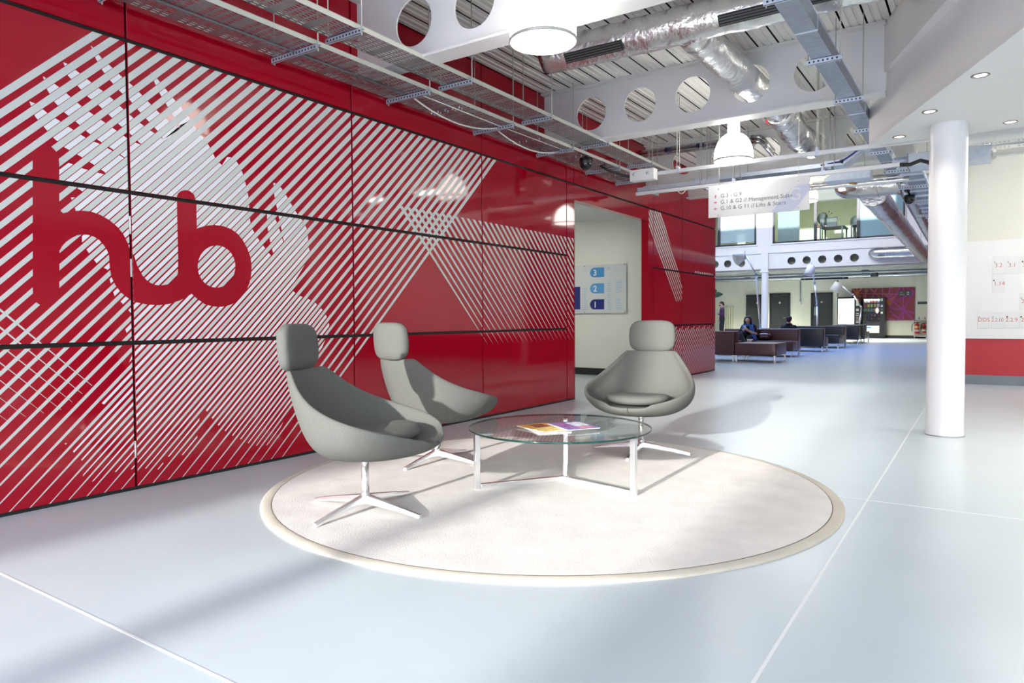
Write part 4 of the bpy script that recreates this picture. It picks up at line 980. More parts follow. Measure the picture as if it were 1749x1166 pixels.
# ---- things on the seats
p = (-.565,18.05)
t = thing('food_tub', 'white takeaway tub standing on the maroon bench', 'tub', (p[0]-.02+.1,p[1],.46)); tx_ = on_y(1281,580,18.05).x
t.location = (max(tx_, -.42),18.05,.46)
mb = MB(); mb.add([(-.05,-.04,0),(.05,-.04,0),(.05,.04,0),(-.05,.04,0),(-.065,-.055,.065),(.065,-.055,.065),(.065,.055,.065),(-.065,.055,.065)], [(0,3,2,1),(4,5,6,7),(0,1,5,4),(1,2,6,5),(2,3,7,6),(3,0,4,7)]); obj('tub', mb, mat('white_plastic', (.75,.75,.72), .4, var=.02), t, world=False, bevel=.006)
mb = MB(); mb.box((-.07,-.06,.063),(.07,.06,.071)); obj('lid', mb, MATS['white_plastic'], t, world=False, bevel=.003, seg=1)
t = thing('handbag', 'dark brown leather handbag lying on the maroon sofa beside the woman', 'bag', (-.56,20.33,.43))
mb = MB(); mb.ball((0,0,.10), .21, .11, .105, 20, 12); 
for v in mb.v: v.x = math.copysign(abs(v.x/.21)**.7*.21, v.x); v.z = max(0, v.z); 
obj('bag_body', mb, mat('brown_bag_leather', (.05,.018,.018), .25, var=.15), t, world=False)
mb = MB(); mb.tube([(-.13,-.06,.16),(-.10,-.07,.23),(0,-.07,.25),(.10,-.07,.22),(.14,-.06,.15)], .010, 8); obj('handle', mb, mat('brown_bag_leather', (.05,.018,.018)), t, world=False)
mb = MB(); mb.box((-.10,-.115,.09),(.10,-.10,.14)); obj('flap', mb, mat('grey_bag_flap', (.12,.11,.14), .25, var=.1), t, world=False, bevel=.006)

# ---- people
SKIN = mat('skin', (.56,.33,.25), .5, var=.05); SKINP = mat('pale_skin', (.58,.36,.28), .5, var=.05)
def body(name, parent, joints, bones, mats, root, loc_rot):
    """one continuous skinned surface; bones (a, b, material slot)"""
    names = list(joints); ix = {n: i for i, n in enumerate(names)}
    me = bpy.data.meshes.new(name); me.from_pydata([joints[n][0] for n in names], [(ix[a],ix[b]) for a, b, _ in bones], [])
    o = bpy.data.objects.new(name, me); COL.objects.link(o)
    o.modifiers.new('skin', 'SKIN'); s = o.modifiers.new('sub', 'SUBSURF'); s.levels = 2
    for i, n in enumerate(names):
        d = me.skin_vertices[0].data[i]; r = joints[n][1]; d.radius = r if isinstance(r, tuple) else (r, r); d.use_root = (n == root)
    dg = bpy.context.evaluated_depsgraph_get(); m2 = bpy.data.meshes.new_from_object(o.evaluated_get(dg))
    bpy.data.objects.remove(o)
    for m in mats: m2.materials.append(m)
    segs = [(Vector(joints[a][0]), Vector(joints[b][0]), mi) for a, b, mi in bones]
    for p in m2.polygons:
        c = Vector(p.center); best = None
        for a, b, mi in segs:
            ab = b-a; t = max(0, min(1, (c-a).dot(ab)/max(1e-9, ab.length_squared))); d = (a+ab*t-c).length
            if best is None or d < best[0]: best = (d, mi)
        p.material_index = best[1]; p.use_smooth = True
    m2.name = name
    return link(name, m2, parent)
def hand(J, Bn, side, wrist, d, across, down, mi):
    """palm with four curled fingers and a thumb leaving the side of the palm"""
    d, across, down = Vector(d).normalized(), Vector(across).normalized(), Vector(down).normalized(); w_ = Vector(wrist)
    J['palm'+side] = (tuple(w_+d*.055), (.033,.022)); Bn.append(('wrist'+side,'palm'+side,mi))
    for k, (off, L) in enumerate(((-.028,.062),(-.009,.072),(.010,.068),(.028,.054))):
        a = w_+d*.095+across*off; b = a+d*L*.5+down*.010; c = b+d*L*.3+down*.025
        for q, (pt, r) in enumerate(((a,.0095),(b,.0085),(c,.007))): J[f'f{side}{k}{q}'] = (tuple(pt), r)
        Bn.append(('palm'+side,f'f{side}{k}0',mi)); Bn.append((f'f{side}{k}0',f'f{side}{k}1',mi)); Bn.append((f'f{side}{k}1',f'f{side}{k}2',mi))
    a = w_+d*.045-across*.042; b = a+d*.035-across*.012+down*.012
    J[f'th{side}0'] = (tuple(a), .011); J[f'th{side}1'] = (tuple(b), .009)
    Bn.append(('palm'+side,f'th{side}0',mi)); Bn.append((f'th{side}0',f'th{side}1',mi))
def face(t, hc, fwd_, rgt, upv, s=1.0, ears=True):
    hc, f, r, u = Vector(hc), Vector(fwd_).normalized(), Vector(rgt).normalized(), Vector(upv).normalized()
    for k in (-1,1):
        mb = MB(); mb.ball(hc+f*.090+r*.033*k*s+u*.008*s, .010*s, .010*s, .007*s, 10, 6); obj('eye', mb, mat('dark_eye', (.02,.015,.012), .2, var=.05), t, world=False)
        mb = MB(); mb.tube([hc+f*.092+r*.018*k*s+u*.03*s, hc+f*.086+r*.048*k*s+u*.028*s], .004*s, 6); obj('eyebrow', mb, mat('dark_hair', (.012,.009,.008), .6, var=.1), t, world=False)
        if not ears: continue
        mb = MB(); mb.ball(hc-f*.005*s+r*.082*k*s, .013*s, .02*s, .03*s, 10, 6); obj('ear', mb, SKINP, t, world=False)
    mb = MB(); mb.tube([hc+f*.090-r*.022*s-u*.052*s, hc+f*.096-u*.05*s, hc+f*.090+r*.022*s-u*.052*s], .006*s, 6); obj('mouth', mb, mat('lips', (.32,.10,.09), .5, var=.05), t, world=False)

# seated woman, head bent over a phone held in both hands
t = thing('person', 'woman in black jacket and blue scarf sitting on the maroon sofa looking at her phone', 'person', (-.98,20.36,0), 0)
J = {'pelvis':((0,.02,.54),(.155,.12)),'waist':((0,-.02,.66),(.135,.105)),'chest':((0,-.09,.78),(.155,.115)),'neck0':((0,-.135,.865),.06),'neck1':((0,-.165,.905),.05),
     'chin':((0,-.235,.935),.055),'head':((0,-.215,1.00),(.086,.10)),'crown':((0,-.185,1.06),.075),'nose':((0,-.325,.985),.014),
     'shL':((-.17,-.10,.815),.062),'elL':((-.235,-.17,.60),.048),'wristL':((-.07,-.40,.715),.030),
     'shR':((.17,-.10,.815),.062),'elR':((.24,-.18,.60),.048),'wristR':((.07,-.40,.705),.030),
     'hipL':((-.09,-.05,.53),.10),'knL':((-.13,-.46,.63),.075),'anL':((.10,-.66,.30),.045),'toL':((.15,-.80,.26),.035),
     'hipR':((.09,-.05,.53),.10),'knR':((.08,-.47,.50),.07),'anR':((.07,-.46,.10),.045),'heR':((.07,-.42,.055),.04),'toR':((.08,-.66,.035),.032)}
Bn = [('pelvis','waist',0),('waist','chest',0),('chest','neck0',0),('neck0','neck1',2),('neck1','head',2),('head','crown',2),('head','chin',2),('head','nose',2),
      ('chest','shL',0),('shL','elL',0),('elL','wristL',0),('chest','shR',0),('shR','elR',0),('elR','wristR',2),('pelvis','hipL',1),('hipL','knL',1),('knL','anL',1),('anL','toL',3),
      ('pelvis','hipR',1),('hipR','knR',1),('knR','anR',1),('anR','heR',3),('anR','toR',3)]
hand(J, Bn, 'L', (-.07,-.40,.715), (.35,-.45,.6), (0,.5,.4), (1,.2,.2), 2); hand(J, Bn, 'R', (.07,-.40,.705), (-.35,-.45,.6), (0,.5,.4), (-1,.2,.2), 2)
body('figure', t, J, Bn, [mat('black_jacket', (.010,.010,.013), .8, var=.15), mat('dark_trousers', (.014,.015,.022), .8, var=.1), SKIN, RUB], 'pelvis', None)
hc = (0,-.215,.995); face(t, hc, (0,-1,-.45), (1,0,0), (0,-.45,1), .85, ears=False)
mb = MB(); mb.ball((0,-.165,1.03), .096, .10, .10, 18, 12)
for v in mb.v:
    if v.y < -.20 and v.z < 1.06: v.y = -.20
for s in (-1,1): mb.tube([(s*.055,-.175,1.085),(s*.078,-.185,1.02),(s*.082,-.19,.95),(s*.078,-.18,.89),(s*.065,-.16,.85)], [.03,.036,.038,.036,.02], 12)
mb.tube([(0,-.09,1.03),(0,-.075,.95),(0,-.09,.86)], [.07,.075,.05], 12); obj('hair', mb, mat('dark_hair', (.012,.009,.008), .6), t, world=False)
sc = mat('blue_scarf', (.03,.12,.42), .8, var=.25, vscale=15); mb = MB()
mb.tube([(-.12,-.10,.88),(-.06,-.20,.86),(.06,-.20,.86),(.12,-.10,.88),(.05,-.03,.90),(-.05,-.03,.90),(-.12,-.10,.88)], .04, 10)
mb.tube([(-.10,-.19,.86),(-.11,-.235,.76),(-.09,-.22,.66)], [.045,.06,.05], 10); mb.tube([(.09,-.19,.86),(.12,-.235,.76),(.16,-.25,.62),(.22,-.28,.50),(.27,-.32,.45)], [.045,.06,.055,.05,.03], 10); obj('scarf', mb, sc, t, world=False)
mb = MB(); mb.obox((0,-.485,.80), (.035,0,0), (0,-.03,.055), (0,.004,.003)); ph = obj('phone', mb, mat('pale_phone', (.62,.66,.70), .3, var=.02), None, world=False, bevel=.003)
ph.location = t.location; tag(ph, 'pale phone held in both hands by the seated woman', 'phone')

# standing man in profile on the far left
mp = on_z(1233, 581); ang = math.atan2(-.56,-.83)
S_ = .97
t = thing('person', 'bearded man in a purple sweater and black trousers standing by the tall plant', 'person', (mp.x,mp.y,0), ang)
J = {'pelvis':((0,0,.98),(.125,.15)),'waist':((.0,0,1.12),(.115,.145)),'chest':((.0,0,1.36),(.125,.175)),'neck0':((0,0,1.53),.07),'neck1':((.02,0,1.60),.056),'head':((.045,0,1.70),(.098,.08)),'crown':((.03,0,1.77),.075),'chin':((.10,0,1.64),.05),'nose':((.155,0,1.695),.014),
     'shL':((0,.19,1.47),.066),'elL':((.03,.27,1.19),.05),'wristL':((.24,.17,1.24),.03),'shR':((0,-.19,1.47),.066),'elR':((-.06,-.27,1.19),.05),'wristR':((.04,-.19,.98),.03),
     'hipL':((0,.09,.95),.105),'knL':((.02,.10,.52),.07),'anL':((-.02,.10,.10),.045),'heL':((-.06,.10,.045),.035),'toL':((.17,.11,.03),.03),'hipR':((0,-.09,.95),.105),'knR':((.03,-.10,.52),.07),'anR':((-.01,-.10,.10),.045),'heR':((-.05,-.10,.045),.035),'toR':((.18,-.11,.03),.03)}
Bn = [('pelvis','waist',0),('waist','chest',0),('chest','neck0',0),('neck0','neck1',2),('neck1','head',2),('head','crown',2),('head','chin',2),('head','nose',2),('chest','shL',0),('shL','elL',0),('elL','wristL',0),('chest','shR',0),('shR','elR',0),('elR','wristR',0),
      ('pelvis','hipL',1),('hipL','knL',1),('knL','anL',1),('anL','heL',3),('anL','toL',3),('pelvis','hipR',1),('hipR','knR',1),('knR','anR',1),('anR','heR',3),('anR','toR',3)]
hand(J, Bn, 'L', (.24,.17,1.24), (1,-.2,.1), (0,1,0), (0,0,-1), 2); hand(J, Bn, 'R', (.04,-.19,.98), (.5,.1,-.7), (.7,0,.5), (0,1,0), 2)
body('figure', t, J, Bn, [mat('purple_sweater', (.055,.018,.060), .85, var=.12), mat('black_trousers', (.010,.010,.012), .8, var=.1), SKINP, RUB], 'pelvis', None)
face(t, (.045,0,1.70), (1,0,0), (0,-1,0), (0,0,1))
mb = MB(); mb.ball((.015,0,1.755), .108, .09, .075, 16, 10); mb.ball((-.04,0,1.70), .07, .08, .08, 14, 8); obj('hair', mb, mat('brown_hair', (.035,.018,.012), .7, var=.15), t, world=False)
mb = MB(); mb.ball((.098,0,1.642), .040, .052, .034, 12, 8); obj('beard', mb, mat('brown_hair', (.035,.018,.012)), t, world=False)
mb = MB(); mb.tube([(-.06,-.05,1.55),(.05,-.06,1.55),(.075,0,1.53),(.05,.06,1.55),(-.06,.05,1.55)], .018, 8); obj('collar', mb, mat('blue_collar', (.15,.22,.42), .7, var=.05), t, world=False)
q = Matrix.Rotation(ang, 4, 'Z') @ Vector((.40,.13,1.27)); pp_ = mp+q
mb = MB(); mb.obox(pp_, (.13*cos(ang),.13*sin(ang),.02), (-.09*sin(ang),.09*cos(ang),0), (0,0,.006)); tag(obj('folder', mb, mat('pale_blue_folder', (.35,.52,.66), .5, var=.05), bevel=.003, seg=1), 'pale blue folder held out by the standing man', 'folder')

# man seen from behind on the black sofa
t = thing('person', 'dark haired man in a black jacket seen from behind, sitting low in the black sofa', 'person', (-.66,23.86,0), 0)
J = {'pelvis':((0,-.05,.52),(.16,.125)),'waist':((0,-.10,.62),(.15,.11)),'chest':((0,-.13,.74),(.175,.12)),'neck0':((0,-.115,.84),.075),'neck1':((0,-.10,.89),.06),'head':((0,-.08,1.0),(.083,.10)),'crown':((0,-.07,1.055),.07),'nose':((0,.03,.985),.014),'chin':((0,-.01,.93),.05),
     'shL':((-.19,-.12,.77),.068),'elL':((-.27,.02,.58),.05),'wristL':((-.14,.26,.60),.03),'shR':((.19,-.12,.77),.068),'elR':((.27,.02,.58),.05),'wristR':((.14,.26,.60),.03),
     'hipL':((-.10,.02,.53),.10),'knL':((-.14,.42,.52),.07),'anL':((-.14,.46,.10),.045),'toL':((-.15,.66,.035),.032),'hipR':((.10,.02,.53),.10),'knR':((.14,.42,.52),.07),'anR':((.14,.46,.10),.045),'toR':((.15,.66,.035),.032)}
Bn = [('pelvis','waist',0),('waist','chest',0),('chest','neck0',0),('neck0','neck1',2),('neck1','head',2),('head','crown',2),('head','chin',2),('head','nose',2),('chest','shL',0),('shL','elL',0),('elL','wristL',0),('chest','shR',0),('shR','elR',0),('elR','wristR',0),
      ('pelvis','hipL',1),('hipL','knL',1),('knL','anL',1),('anL','toL',3),('pelvis','hipR',1),('hipR','knR',1),('knR','anR',1),('anR','toR',3)]
hand(J, Bn, 'L', (-.14,.26,.60), (.3,1,0), (-1,.3,0), (0,0,-1), 2); hand(J, Bn, 'R', (.14,.26,.60), (-.3,1,0), (1,.3,0), (0,0,-1), 2)
body('figure', t, J, Bn, [mat('black_jacket', (.01,.01,.013)), mat('dark_trousers', (.014,.015,.022)), SKIN, RUB], 'pelvis', None)
face(t, (0,-.08,.995), (0,1,0), (-1,0,0), (0,0,1))
mb = MB(); mb.ball((0,-.095,1.045), .095, .10, .075, 16, 10); mb.ball((0,-.135,.99), .082, .05, .07, 14, 8); obj('hair', mb, mat('dark_hair', (.012,.009,.008)), t, world=False)
mb = MB(); mb.tube([(-.09,-.10,.85),(-.05,-.19,.86),(.05,-.19,.86),(.09,-.10,.85)], .025, 8); obj('collar', mb, mat('dark_collar', (.02,.024,.035), .8, var=.1), t, world=False)

# ---- giant reading lamps
def reading_lamp(label, base, knees, head, wide, r0, r1, L):
    base = Vector(base); t = thing('floor_lamp', label, 'lamp', base, 0)
    mb = MB(); mb.lathe([(.20,0),(.20,.02),(.17,.03),(.02,.032),(0,.032)], 28, base); obj('base', mb, CHROME, t)
    pts = [base+Vector((0,0,.03))]+[Vector(k) for k in knees]
    for a, b in zip(pts, pts[1:]):
        mb = MB(); mb.tube([a,b], .019, 10); mb.tube([a+Vector((.035,0,0)), b+Vector((.035,0,0))], .006, 6); arm = obj('arm', mb, CHROME, t)
    for k in pts[1:-1]:
        mb = MB(); mb.ball(k, .045, .04, .06, 12, 8); obj('joint', mb, STEEL, t)
    h = Vector(head); ax = Vector(wide).normalized(); u = ax.orthogonal().normalized(); v = ax.cross(u)
    prof = [(r0*.15,0),(r0*.85,.0),(r0,.02),(r1,L),(r1-.008,L),(r0-.008,.03)]
    mb = MB(); n = 32; vs = []; fs = []
    for r, d in prof: vs += [h+ax*(d-L/2)+(u*cos(2*pi*k/n)+v*sin(2*pi*k/n))*r for k in range(n)]
    for i in range(len(prof)-1):
        for k in range(n): fs.append((i*n+k,i*n+(k+1)%n,(i+1)*n+(k+1)%n,(i+1)*n+k))
    mb.add(vs, fs, 0, True); obj('shade', mb, mat('parchment_shade', (.74,.73,.66), .6, var=.02), t)
    mb = MB(); mb.tube([pts[-1], h-ax*(L/2)], .016, 8); mb.ball(h-ax*.02, .05, .05, .06, 12, 8); obj('lamp_holder', mb, STEEL, t)
    mb = MB(); mb.tube([h-ax*(L/2), h-ax*(L/2)+Vector((.02,0,.16))], .007, 6); obj('counter_rod', mb, STEEL, t)
    return t
reading_lamp('giant jointed reading lamp nearest the camera, leaning left over the sofas', (-1.02,21.9,0), [(-1.231,21.9,2.385),tuple(on_y(1274,437,21.9))], on_y(1264,440,21.9), (-.75,-.55,-.42), .115, .185, .31)
reading_lamp('giant jointed reading lamp in the middle, with its shade upright', (-.72,28.8,0), [tuple(on_y(1395,520,28.8)),tuple(on_y(1391,483,28.8)),tuple(on_y(1386.5,455,28.8))], on_y(1384,461,28.8), (-.12,-.30,-1), .13, .20, .38)
reading_lamp('giant jointed reading lamp farthest back, its shade bent toward the vending machines', (.06,33.3,0), [tuple(on_y(1471,525,33.3)),tuple(on_y(1457,504,33.3)),tuple(on_y(1433,484,33.3))], on_y(1428.5,489.5,33.3), (-.45,-.15,-1), .14, .205, .40)

# ---- gallery column and duct
t = thing('column', 'slim white column under the gallery beam, behind the nearest reading lamp', 'column', (-3.86,33.5,0))
mb = MB(); mb.lathe([(.15,0),(.15,3.16)], 32, (-3.86,33.5,0)); obj('shaft', mb, gal, t)
mb = MB(); mb.box((-4.07,33.32,3.16),(-3.65,33.68,3.20)); obj('cap_plate', mb, gal, t)
mb = MB(); mb.box((-4.02,33.36,3.20),(-3.70,33.5,4.05)); obj('upper_casing', mb, gal, t)
t = thing('foil_duct', 'smooth silver duct lying along the front of the gallery beam', 'duct', (1.7,33.2,3.76))
mb = MB(); pp = [(.62,33.42,3.78),(.66,33.28,3.78),(.78,33.2,3.77)]+lin((.92,33.18,3.765),(4.2,33.15,3.74),16); mb.tube(pp, [.19,.215,.225]+[.225]*(len(pp)-3), 24); crinkle(mb, .006, 31); obj('run', mb, FOILS, t)
for x in (1.15,1.95,2.5):
    mb = MB(); mb.lathe([(.227,-.01),(.234,0),(.227,.01)], 26); mb.v = [Vector((x+v.z,33.18+v.x,3.762+v.y)) for v in mb.v]; obj('joint_ring', mb, CHROME, t)

# ---- back wall: doors
dmat = mat('charcoal_door', (.022,.027,.026), .4, var=.06)
for i, (u0, v0, u1) in enumerate([(1275,503.5,1300.5),(1315,501,1350),(1385.5,500,1422.5)]):
    a, b = on_y(u0, v0, BY), on_y(u1, v0, BY); z = a.z
    mb = MB()
    for lo, hi in (((a.x,BY-.07,0),(a.x+.09,BY-.001,z)),((b.x-.09,BY-.07,0),(b.x,BY-.001,z)),((a.x,BY-.07,z-.09),(b.x,BY-.001,z))): mb.box(lo, hi)
    d = struct(obj('door_%d' % (i+1), mb, mat('charcoal_frame', (.014,.018,.018), .35, var=.06)))
    if i == 0:
        mb = MB(); mb.box((a.x+.09,BY-.02,0),(b.x-.09,BY-.002,z-.09)); obj('dark_opening', mb, RUB, d)
        mb = MB(); mb.obox((b.x-.35,BY-.25,(z-.09)/2), (.30,.2,0), (-.011,.017,0), (0,0,(z-.12)/2)); lf = obj('leaf', mb, dmat, d)
    else:
        mb = MB(); mb.box((a.x+.095,BY-.05,.02),(b.x-.095,BY-.005,z-.095)); lf = obj('leaf', mb, dmat, d, bevel=.004, seg=1)
    dc = (a.x+b.x)/2
    mb = MB(); mb.lathe([(.055,0),(.055,.006),(0,.007)], 20); mb.v = [Vector((dc+v.x+(.25 if i == 0 else 0), BY-(.30 if i == 0 else .051)-v.z, 1.85+v.y)) for v in mb.v]; obj('pictogram_disc', mb, mat('silver_disc', (.55,.53,.48), .35, .4, var=.02), lf)
    if i == 1:
        mb = MB(); mb.box((b.x-.36,BY-.085,1.02),(b.x-.14,BY-.07,1.045)); mb.box((b.x-.17,BY-.075,1.01),(b.x-.14,BY-.05,1.055)); obj('lever_handle', mb, mat('brass', (.55,.33,.10)), lf)
    if i == 2:
        mb = MB(); mb.box((a.x+.16,BY-.065,1.15),(a.x+.26,BY-.05,1.60)); obj('push_plate', mb, STEEL, lf)

# ---- vending machines
VY = 38.70
black = mat('black_machine', (.012,.013,.015), .3, var=.08)
a, b = on_y(1430,507.5,VY), on_y(1471,508,VY)
t = thing('vending_machine', 'drinks vending machine with a glowing blank white front, left of the snack machine', 'vending machine', ((a.x+b.x)/2,VY+.4,0))
mb = MB(); mb.box((a.x,VY,0.08),(b.x-.01,BY-.07,a.z)); obj('cabinet', mb, black, t, bevel=.012)
mb = MB(); mb.box((a.x+.03,VY+.03,0),(b.x-.04,BY-.1,.08)); obj('plinth', mb, RUB, t)
p, q = on_y(1431,558,VY), on_y(1459.3,509.5,VY)
mb = MB(); mb.box((p.x,VY-.012,.70),(q.x,VY+.01,q.z)); obj('lit_front', mb, mat('lit_white_front', (.85,.87,.88), .3, emis=(.93,.97,1), estr=.35, var=.03, vscale=2), t, bevel=.004, seg=1)
for k, (v0, v1, c_) in enumerate([(510,513,(.6,.12,.10)),(513,517,(.65,.6,.08)),(517,522,(.55,.58,.58)),(527,531,(.5,.52,.54)),(534.5,536,(.5,.48,.45)),(538,539.5,(.5,.48,.45)),(542,543.5,(.6,.35,.25)),(546,547,(.45,.45,.45)),(549,550.5,(.55,.55,.55))]):
    p, q = on_y(1462.3,v1,VY), on_y(1466.8,v0,VY); mb = MB(); mb.box((p.x,VY-.008,p.z),(q.x,VY+.005,q.z)); obj('control_label', mb, mat('label_%d' % k, c_, .4, var=.1), t)
a, b = on_y(1472.5,508,VY), on_y(1511.5,508,VY)
t = thing('vending_machine', 'black snack vending machine with lit rows of packets and bottles', 'vending machine', ((a.x+b.x)/2,VY+.4,0))
ax0, ax1 = a.x+.05, b.x; zt = a.z
wa, wb_ = on_y(1474.5,553,VY), on_y(1502.5,510.5,VY)
mb = MB(); mb.box((ax0,VY,.10),(ax1,VY+.03,wa.z)); mb.box((ax0,VY,wb_.z),(ax1,VY+.03,zt)); mb.box((ax0,VY,wa.z),(wa.x,VY+.03,wb_.z)); mb.box((wb_.x,VY,wa.z),(ax1,VY+.03,wb_.z))
mb.box((ax0,VY+.03,.10),(ax1,VY+.06,wa.z)); mb.box((ax0,BY-.1,.1),(ax1,BY-.07,zt)); mb.box((ax0,VY+.03,.1),(ax0+.03,BY-.07,zt)); mb.box((ax1-.03,VY+.03,.1),(ax1,BY-.07,zt)); mb.box((ax0,VY+.03,zt-.03),(ax1,BY-.07,zt)); mb.box((ax0,VY+.03,wa.z-.03),(ax1,BY-.07,wa.z)); cab = obj('cabinet', mb, black, t)
mb = MB(); mb.box((wa.x,VY+.008,wa.z),(wb_.x,VY+.014,wb_.z)); obj('front_glass', mb, glass_mat('machine_glass', (.9,.92,.94)), t)
mb = MB(); mb.box((wa.x+.02,VY+.05,wb_.z-.02),(wb_.x-.02,VY+.10,wb_.z-.0)); obj('light_tube', mb, mat('machine_tube', (.9,.9,.9), .4, emis=(1,.98,.95), estr=14, var=.01), t)
mb = MB(); mb.box((ax0+.10,VY-.01,.26),(wb_.x,VY+.005,.62)); obj('collection_panel', mb, mat('grey_white_panel', (.55,.53,.55), .35, var=.08), t, bevel=.01)
mb = MB(); mb.box((ax0+.16,VY-.014,.50),(ax0+.36,VY-.009,.56)); obj('blue_mark', mb, mat('machine_blue', (.03,.25,.55), .3, var=.05), t)
mb = MB(); mb.box((ax0+.03,VY-.008,.66),(wb_.x,VY+.005,.86)); obj('flap', mb, mat('dark_flap', (.02,.02,.022), .2, var=.1), t, bevel=.01)
mb = MB(); mb.box((ax0+.05,VY+.05,0),(ax1-.05,BY-.1,.1)); obj('plinth', mb, RUB, t)
for k, (v0, v1, c_) in enumerate([(509.5,514,(.55,.6,.55)),(518.5,520.5,(.05,.1,.25)),(521,524,(.6,.65,.65)),(526,530,(.07,.09,.05)),(532,535.5,(.6,.62,.6))]):
    p, q = on_y(1504.3,v1,VY), on_y(1508,v0,VY); mb = MB(); mb.box((p.x,VY-.008,p.z),(q.x,VY+.005,q.z)); obj('control_label', mb, mat('slabel_%d' % k, c_, .4, var=.1), t)
p = on_y(1500.5,530,VY-.01); mb = MB(); mb.lathe([(.11,0),(.11,.004),(0,.005)], 20); mb.v = [Vector((p.x-.06+v.x*.7, VY+.006-v.z, p.z+v.y*1.35)) for v in mb.v]; obj('round_sticker', mb, mat('white_sticker', (.8,.78,.82), .3, var=.02), t)
colr = [[(.75,.55,.42),(.75,.7,.68),(.62,.10,.08),(.62,.16,.14),(.30,.35,.60)],[(.5,.04,.05),(.70,.60,.10),(.45,.60,.12),(.62,.50,.22),(.75,.74,.75)],[(.10,.30,.16),(.22,.30,.12),(.08,.22,.45),(.55,.24,.08),(.4,.12,.3)],
        [(.5,.15,.05),(.05,.08,.3),(.45,.05,.12),(.3,.3,.4),(.5,.1,.25)],[(.55,.38,.05),(.1,.12,.4),(.55,.18,.05),(.08,.08,.1),(.45,.06,.06)],[(.28,.34,.05),(.4,.28,.1),(.45,.3,.05),(.15,.1,.08),(.5,.15,.12)]]
rowz = [517,524.5,532,540,546,551.5]; nm = ['top','second','third','fourth','fifth','bottom']
ORD = ['first','second','third','fourth','fifth']
for r_, v in enumerate(rowz):
    zz = on_y(1488, v, VY).z
    mb = MB(); mb.box((ax0+.03,VY+.07,zz-.018),(wb_.x+.02,VY+.55,zz-.004)); obj('shelf', mb, DARKM, t)
    for c_ in range(5):
        x = wa.x+.07+(wb_.x-wa.x-.14)*c_/4; cl = colr[r_][c_]; m_ = mat('pack_%d_%d' % (r_,c_), cl, .35, var=.35, vscale=18)
        if r_ < 3 or r_ == 5:
            hgt = .155 if r_ < 3 else .10; mb = MB(); y = VY+.12
            prof = [(-.055,0,.004),(-.055,.02,.012),(-.05,hgt*.5,.028),(-.055,hgt-.02,.012),(-.055,hgt,.004)]; vs = []; fs = []
            for wx, h_, th in prof: vs += [(x+wx,y-th,zz+h_),(x-wx,y-th,zz+h_),(x-wx,y+th,zz+h_),(x+wx,y+th,zz+h_)]
            for j in range(4):
                for k in range(4): fs.append((j*4+k,j*4+(k+1)%4,(j+1)*4+(k+1)%4,(j+1)*4+k))
            fs += [(0,1,2,3),(16,17,18,19)]; mb.add(vs, fs)
            o = obj('snack_packet', mb, m_); tag(o, '%s snack packet from the left on the %s shelf of the black vending machine' % (ORD[c_], nm[r_]), 'packet', 'snack packets on the %s shelf' % nm[r_])
        else:
            mb = MB(); mb.lathe([(0,0),(.03,0),(.032,.01),(.032,.075),(.012,.10),(.012,.115),(0,.116)], 10, (x,VY+.12,zz)); o = obj('drink_bottle', mb, m_); tag(o, '%s drink bottle from the left on the %s shelf of the black vending machine' % (ORD[c_], nm[r_]), 'bottle', 'drink bottles on the %s shelf' % nm[r_])

# ---- abstract panel on the back wall
PY = BY-.045
a, b = on_y(1454.5,491.3,PY), on_y(1562,546.8,PY)
c4 = [on_y(1454.5,492.5,PY), on_y(1562,490.3,PY)]
X0, X1, Z0, Z1 = a.x, b.x, b.z, (c4[0].z+c4[1].z)/2
t = thing('wall_panel_art', 'big red panel crossed by orange and magenta bars above the vending machines', 'art panel', ((X0+X1)/2,PY,Z0))
mb = MB(); mb.box((X0,PY,Z0),(X1,BY,Z1)); obj('board', mb, mat('crimson_board', (.22,.016,.026), .4, var=.1), t)
cr = lambda x, y: (lambda p: (min(max(p.x,X0),X1), min(max(p.z,Z0),Z1)))(on_y(1400+x/7.775, 460+y/7.775, PY))
segs = [((420,315),(1040,330)),((495,250),(495,372)),((610,250),(610,372)),((832,245),(832,372)),((430,250),(560,385)),((560,250),(430,385)),((560,400),(640,270)),((670,250),(800,372)),((760,250),(700,372)),((830,300),(905,375)),((940,240),(900,375)),((895,365),(1110,540)),((985,435),(1250,290)),((1065,243),(925,520)),((1110,240),(1110,672)),((1110,540),(1250,290)),((1110,540),(1252,575)),((1110,540),(1252,668)),((1110,540),(1030,672)),((1110,540),(925,510)),((925,545),(1075,672)),((900,372),(1050,300)),((1160,240),(1252,300)),((860,640),(1000,672))]
for k, (p, q) in enumerate(segs):
    (xa, za), (xb, zb) = cr(*p), cr(*q); d = Vector((xb-xa, zb-za))
    if d.length < .05: continue
    d.normalize(); n_ = Vector((-d.y, d.x))*.032; f = max(0, min(1, ((p[0]+q[0])/2-500)/560))
    c_ = (.62-.28*f, .17-.15*f, .035+.25*f)
    poly = [(xa-n_.x,za-n_.y),(xb-n_.x,zb-n_.y),(xb+n_.x,zb+n_.y),(xa+n_.x,za+n_.y)]
    poly = clip(clip(clip(clip(poly,1,0,X0),-1,0,-X1),0,1,Z0),0,-1,-Z1)
    if len(poly) < 3: continue
    mb = MB(); mb.prism(poly, PY-.002-.0006*k, PY, lambda p_, h: (p_[0],h,p_[1])); obj('bar', mb, mat('bar_%d' % int(f*6), c_, .4, var=.05), t)
tri_ = [cr(*q) for q in ((1000,350),(880,410),(940,510))]; mb = MB(); mb.prism(tri_, PY-.0015, PY, lambda p_, h: (p_[0],h,p_[1])); obj('orange_facet', mb, mat('orange_facet', (.48,.13,.03), .4, var=.05), t)
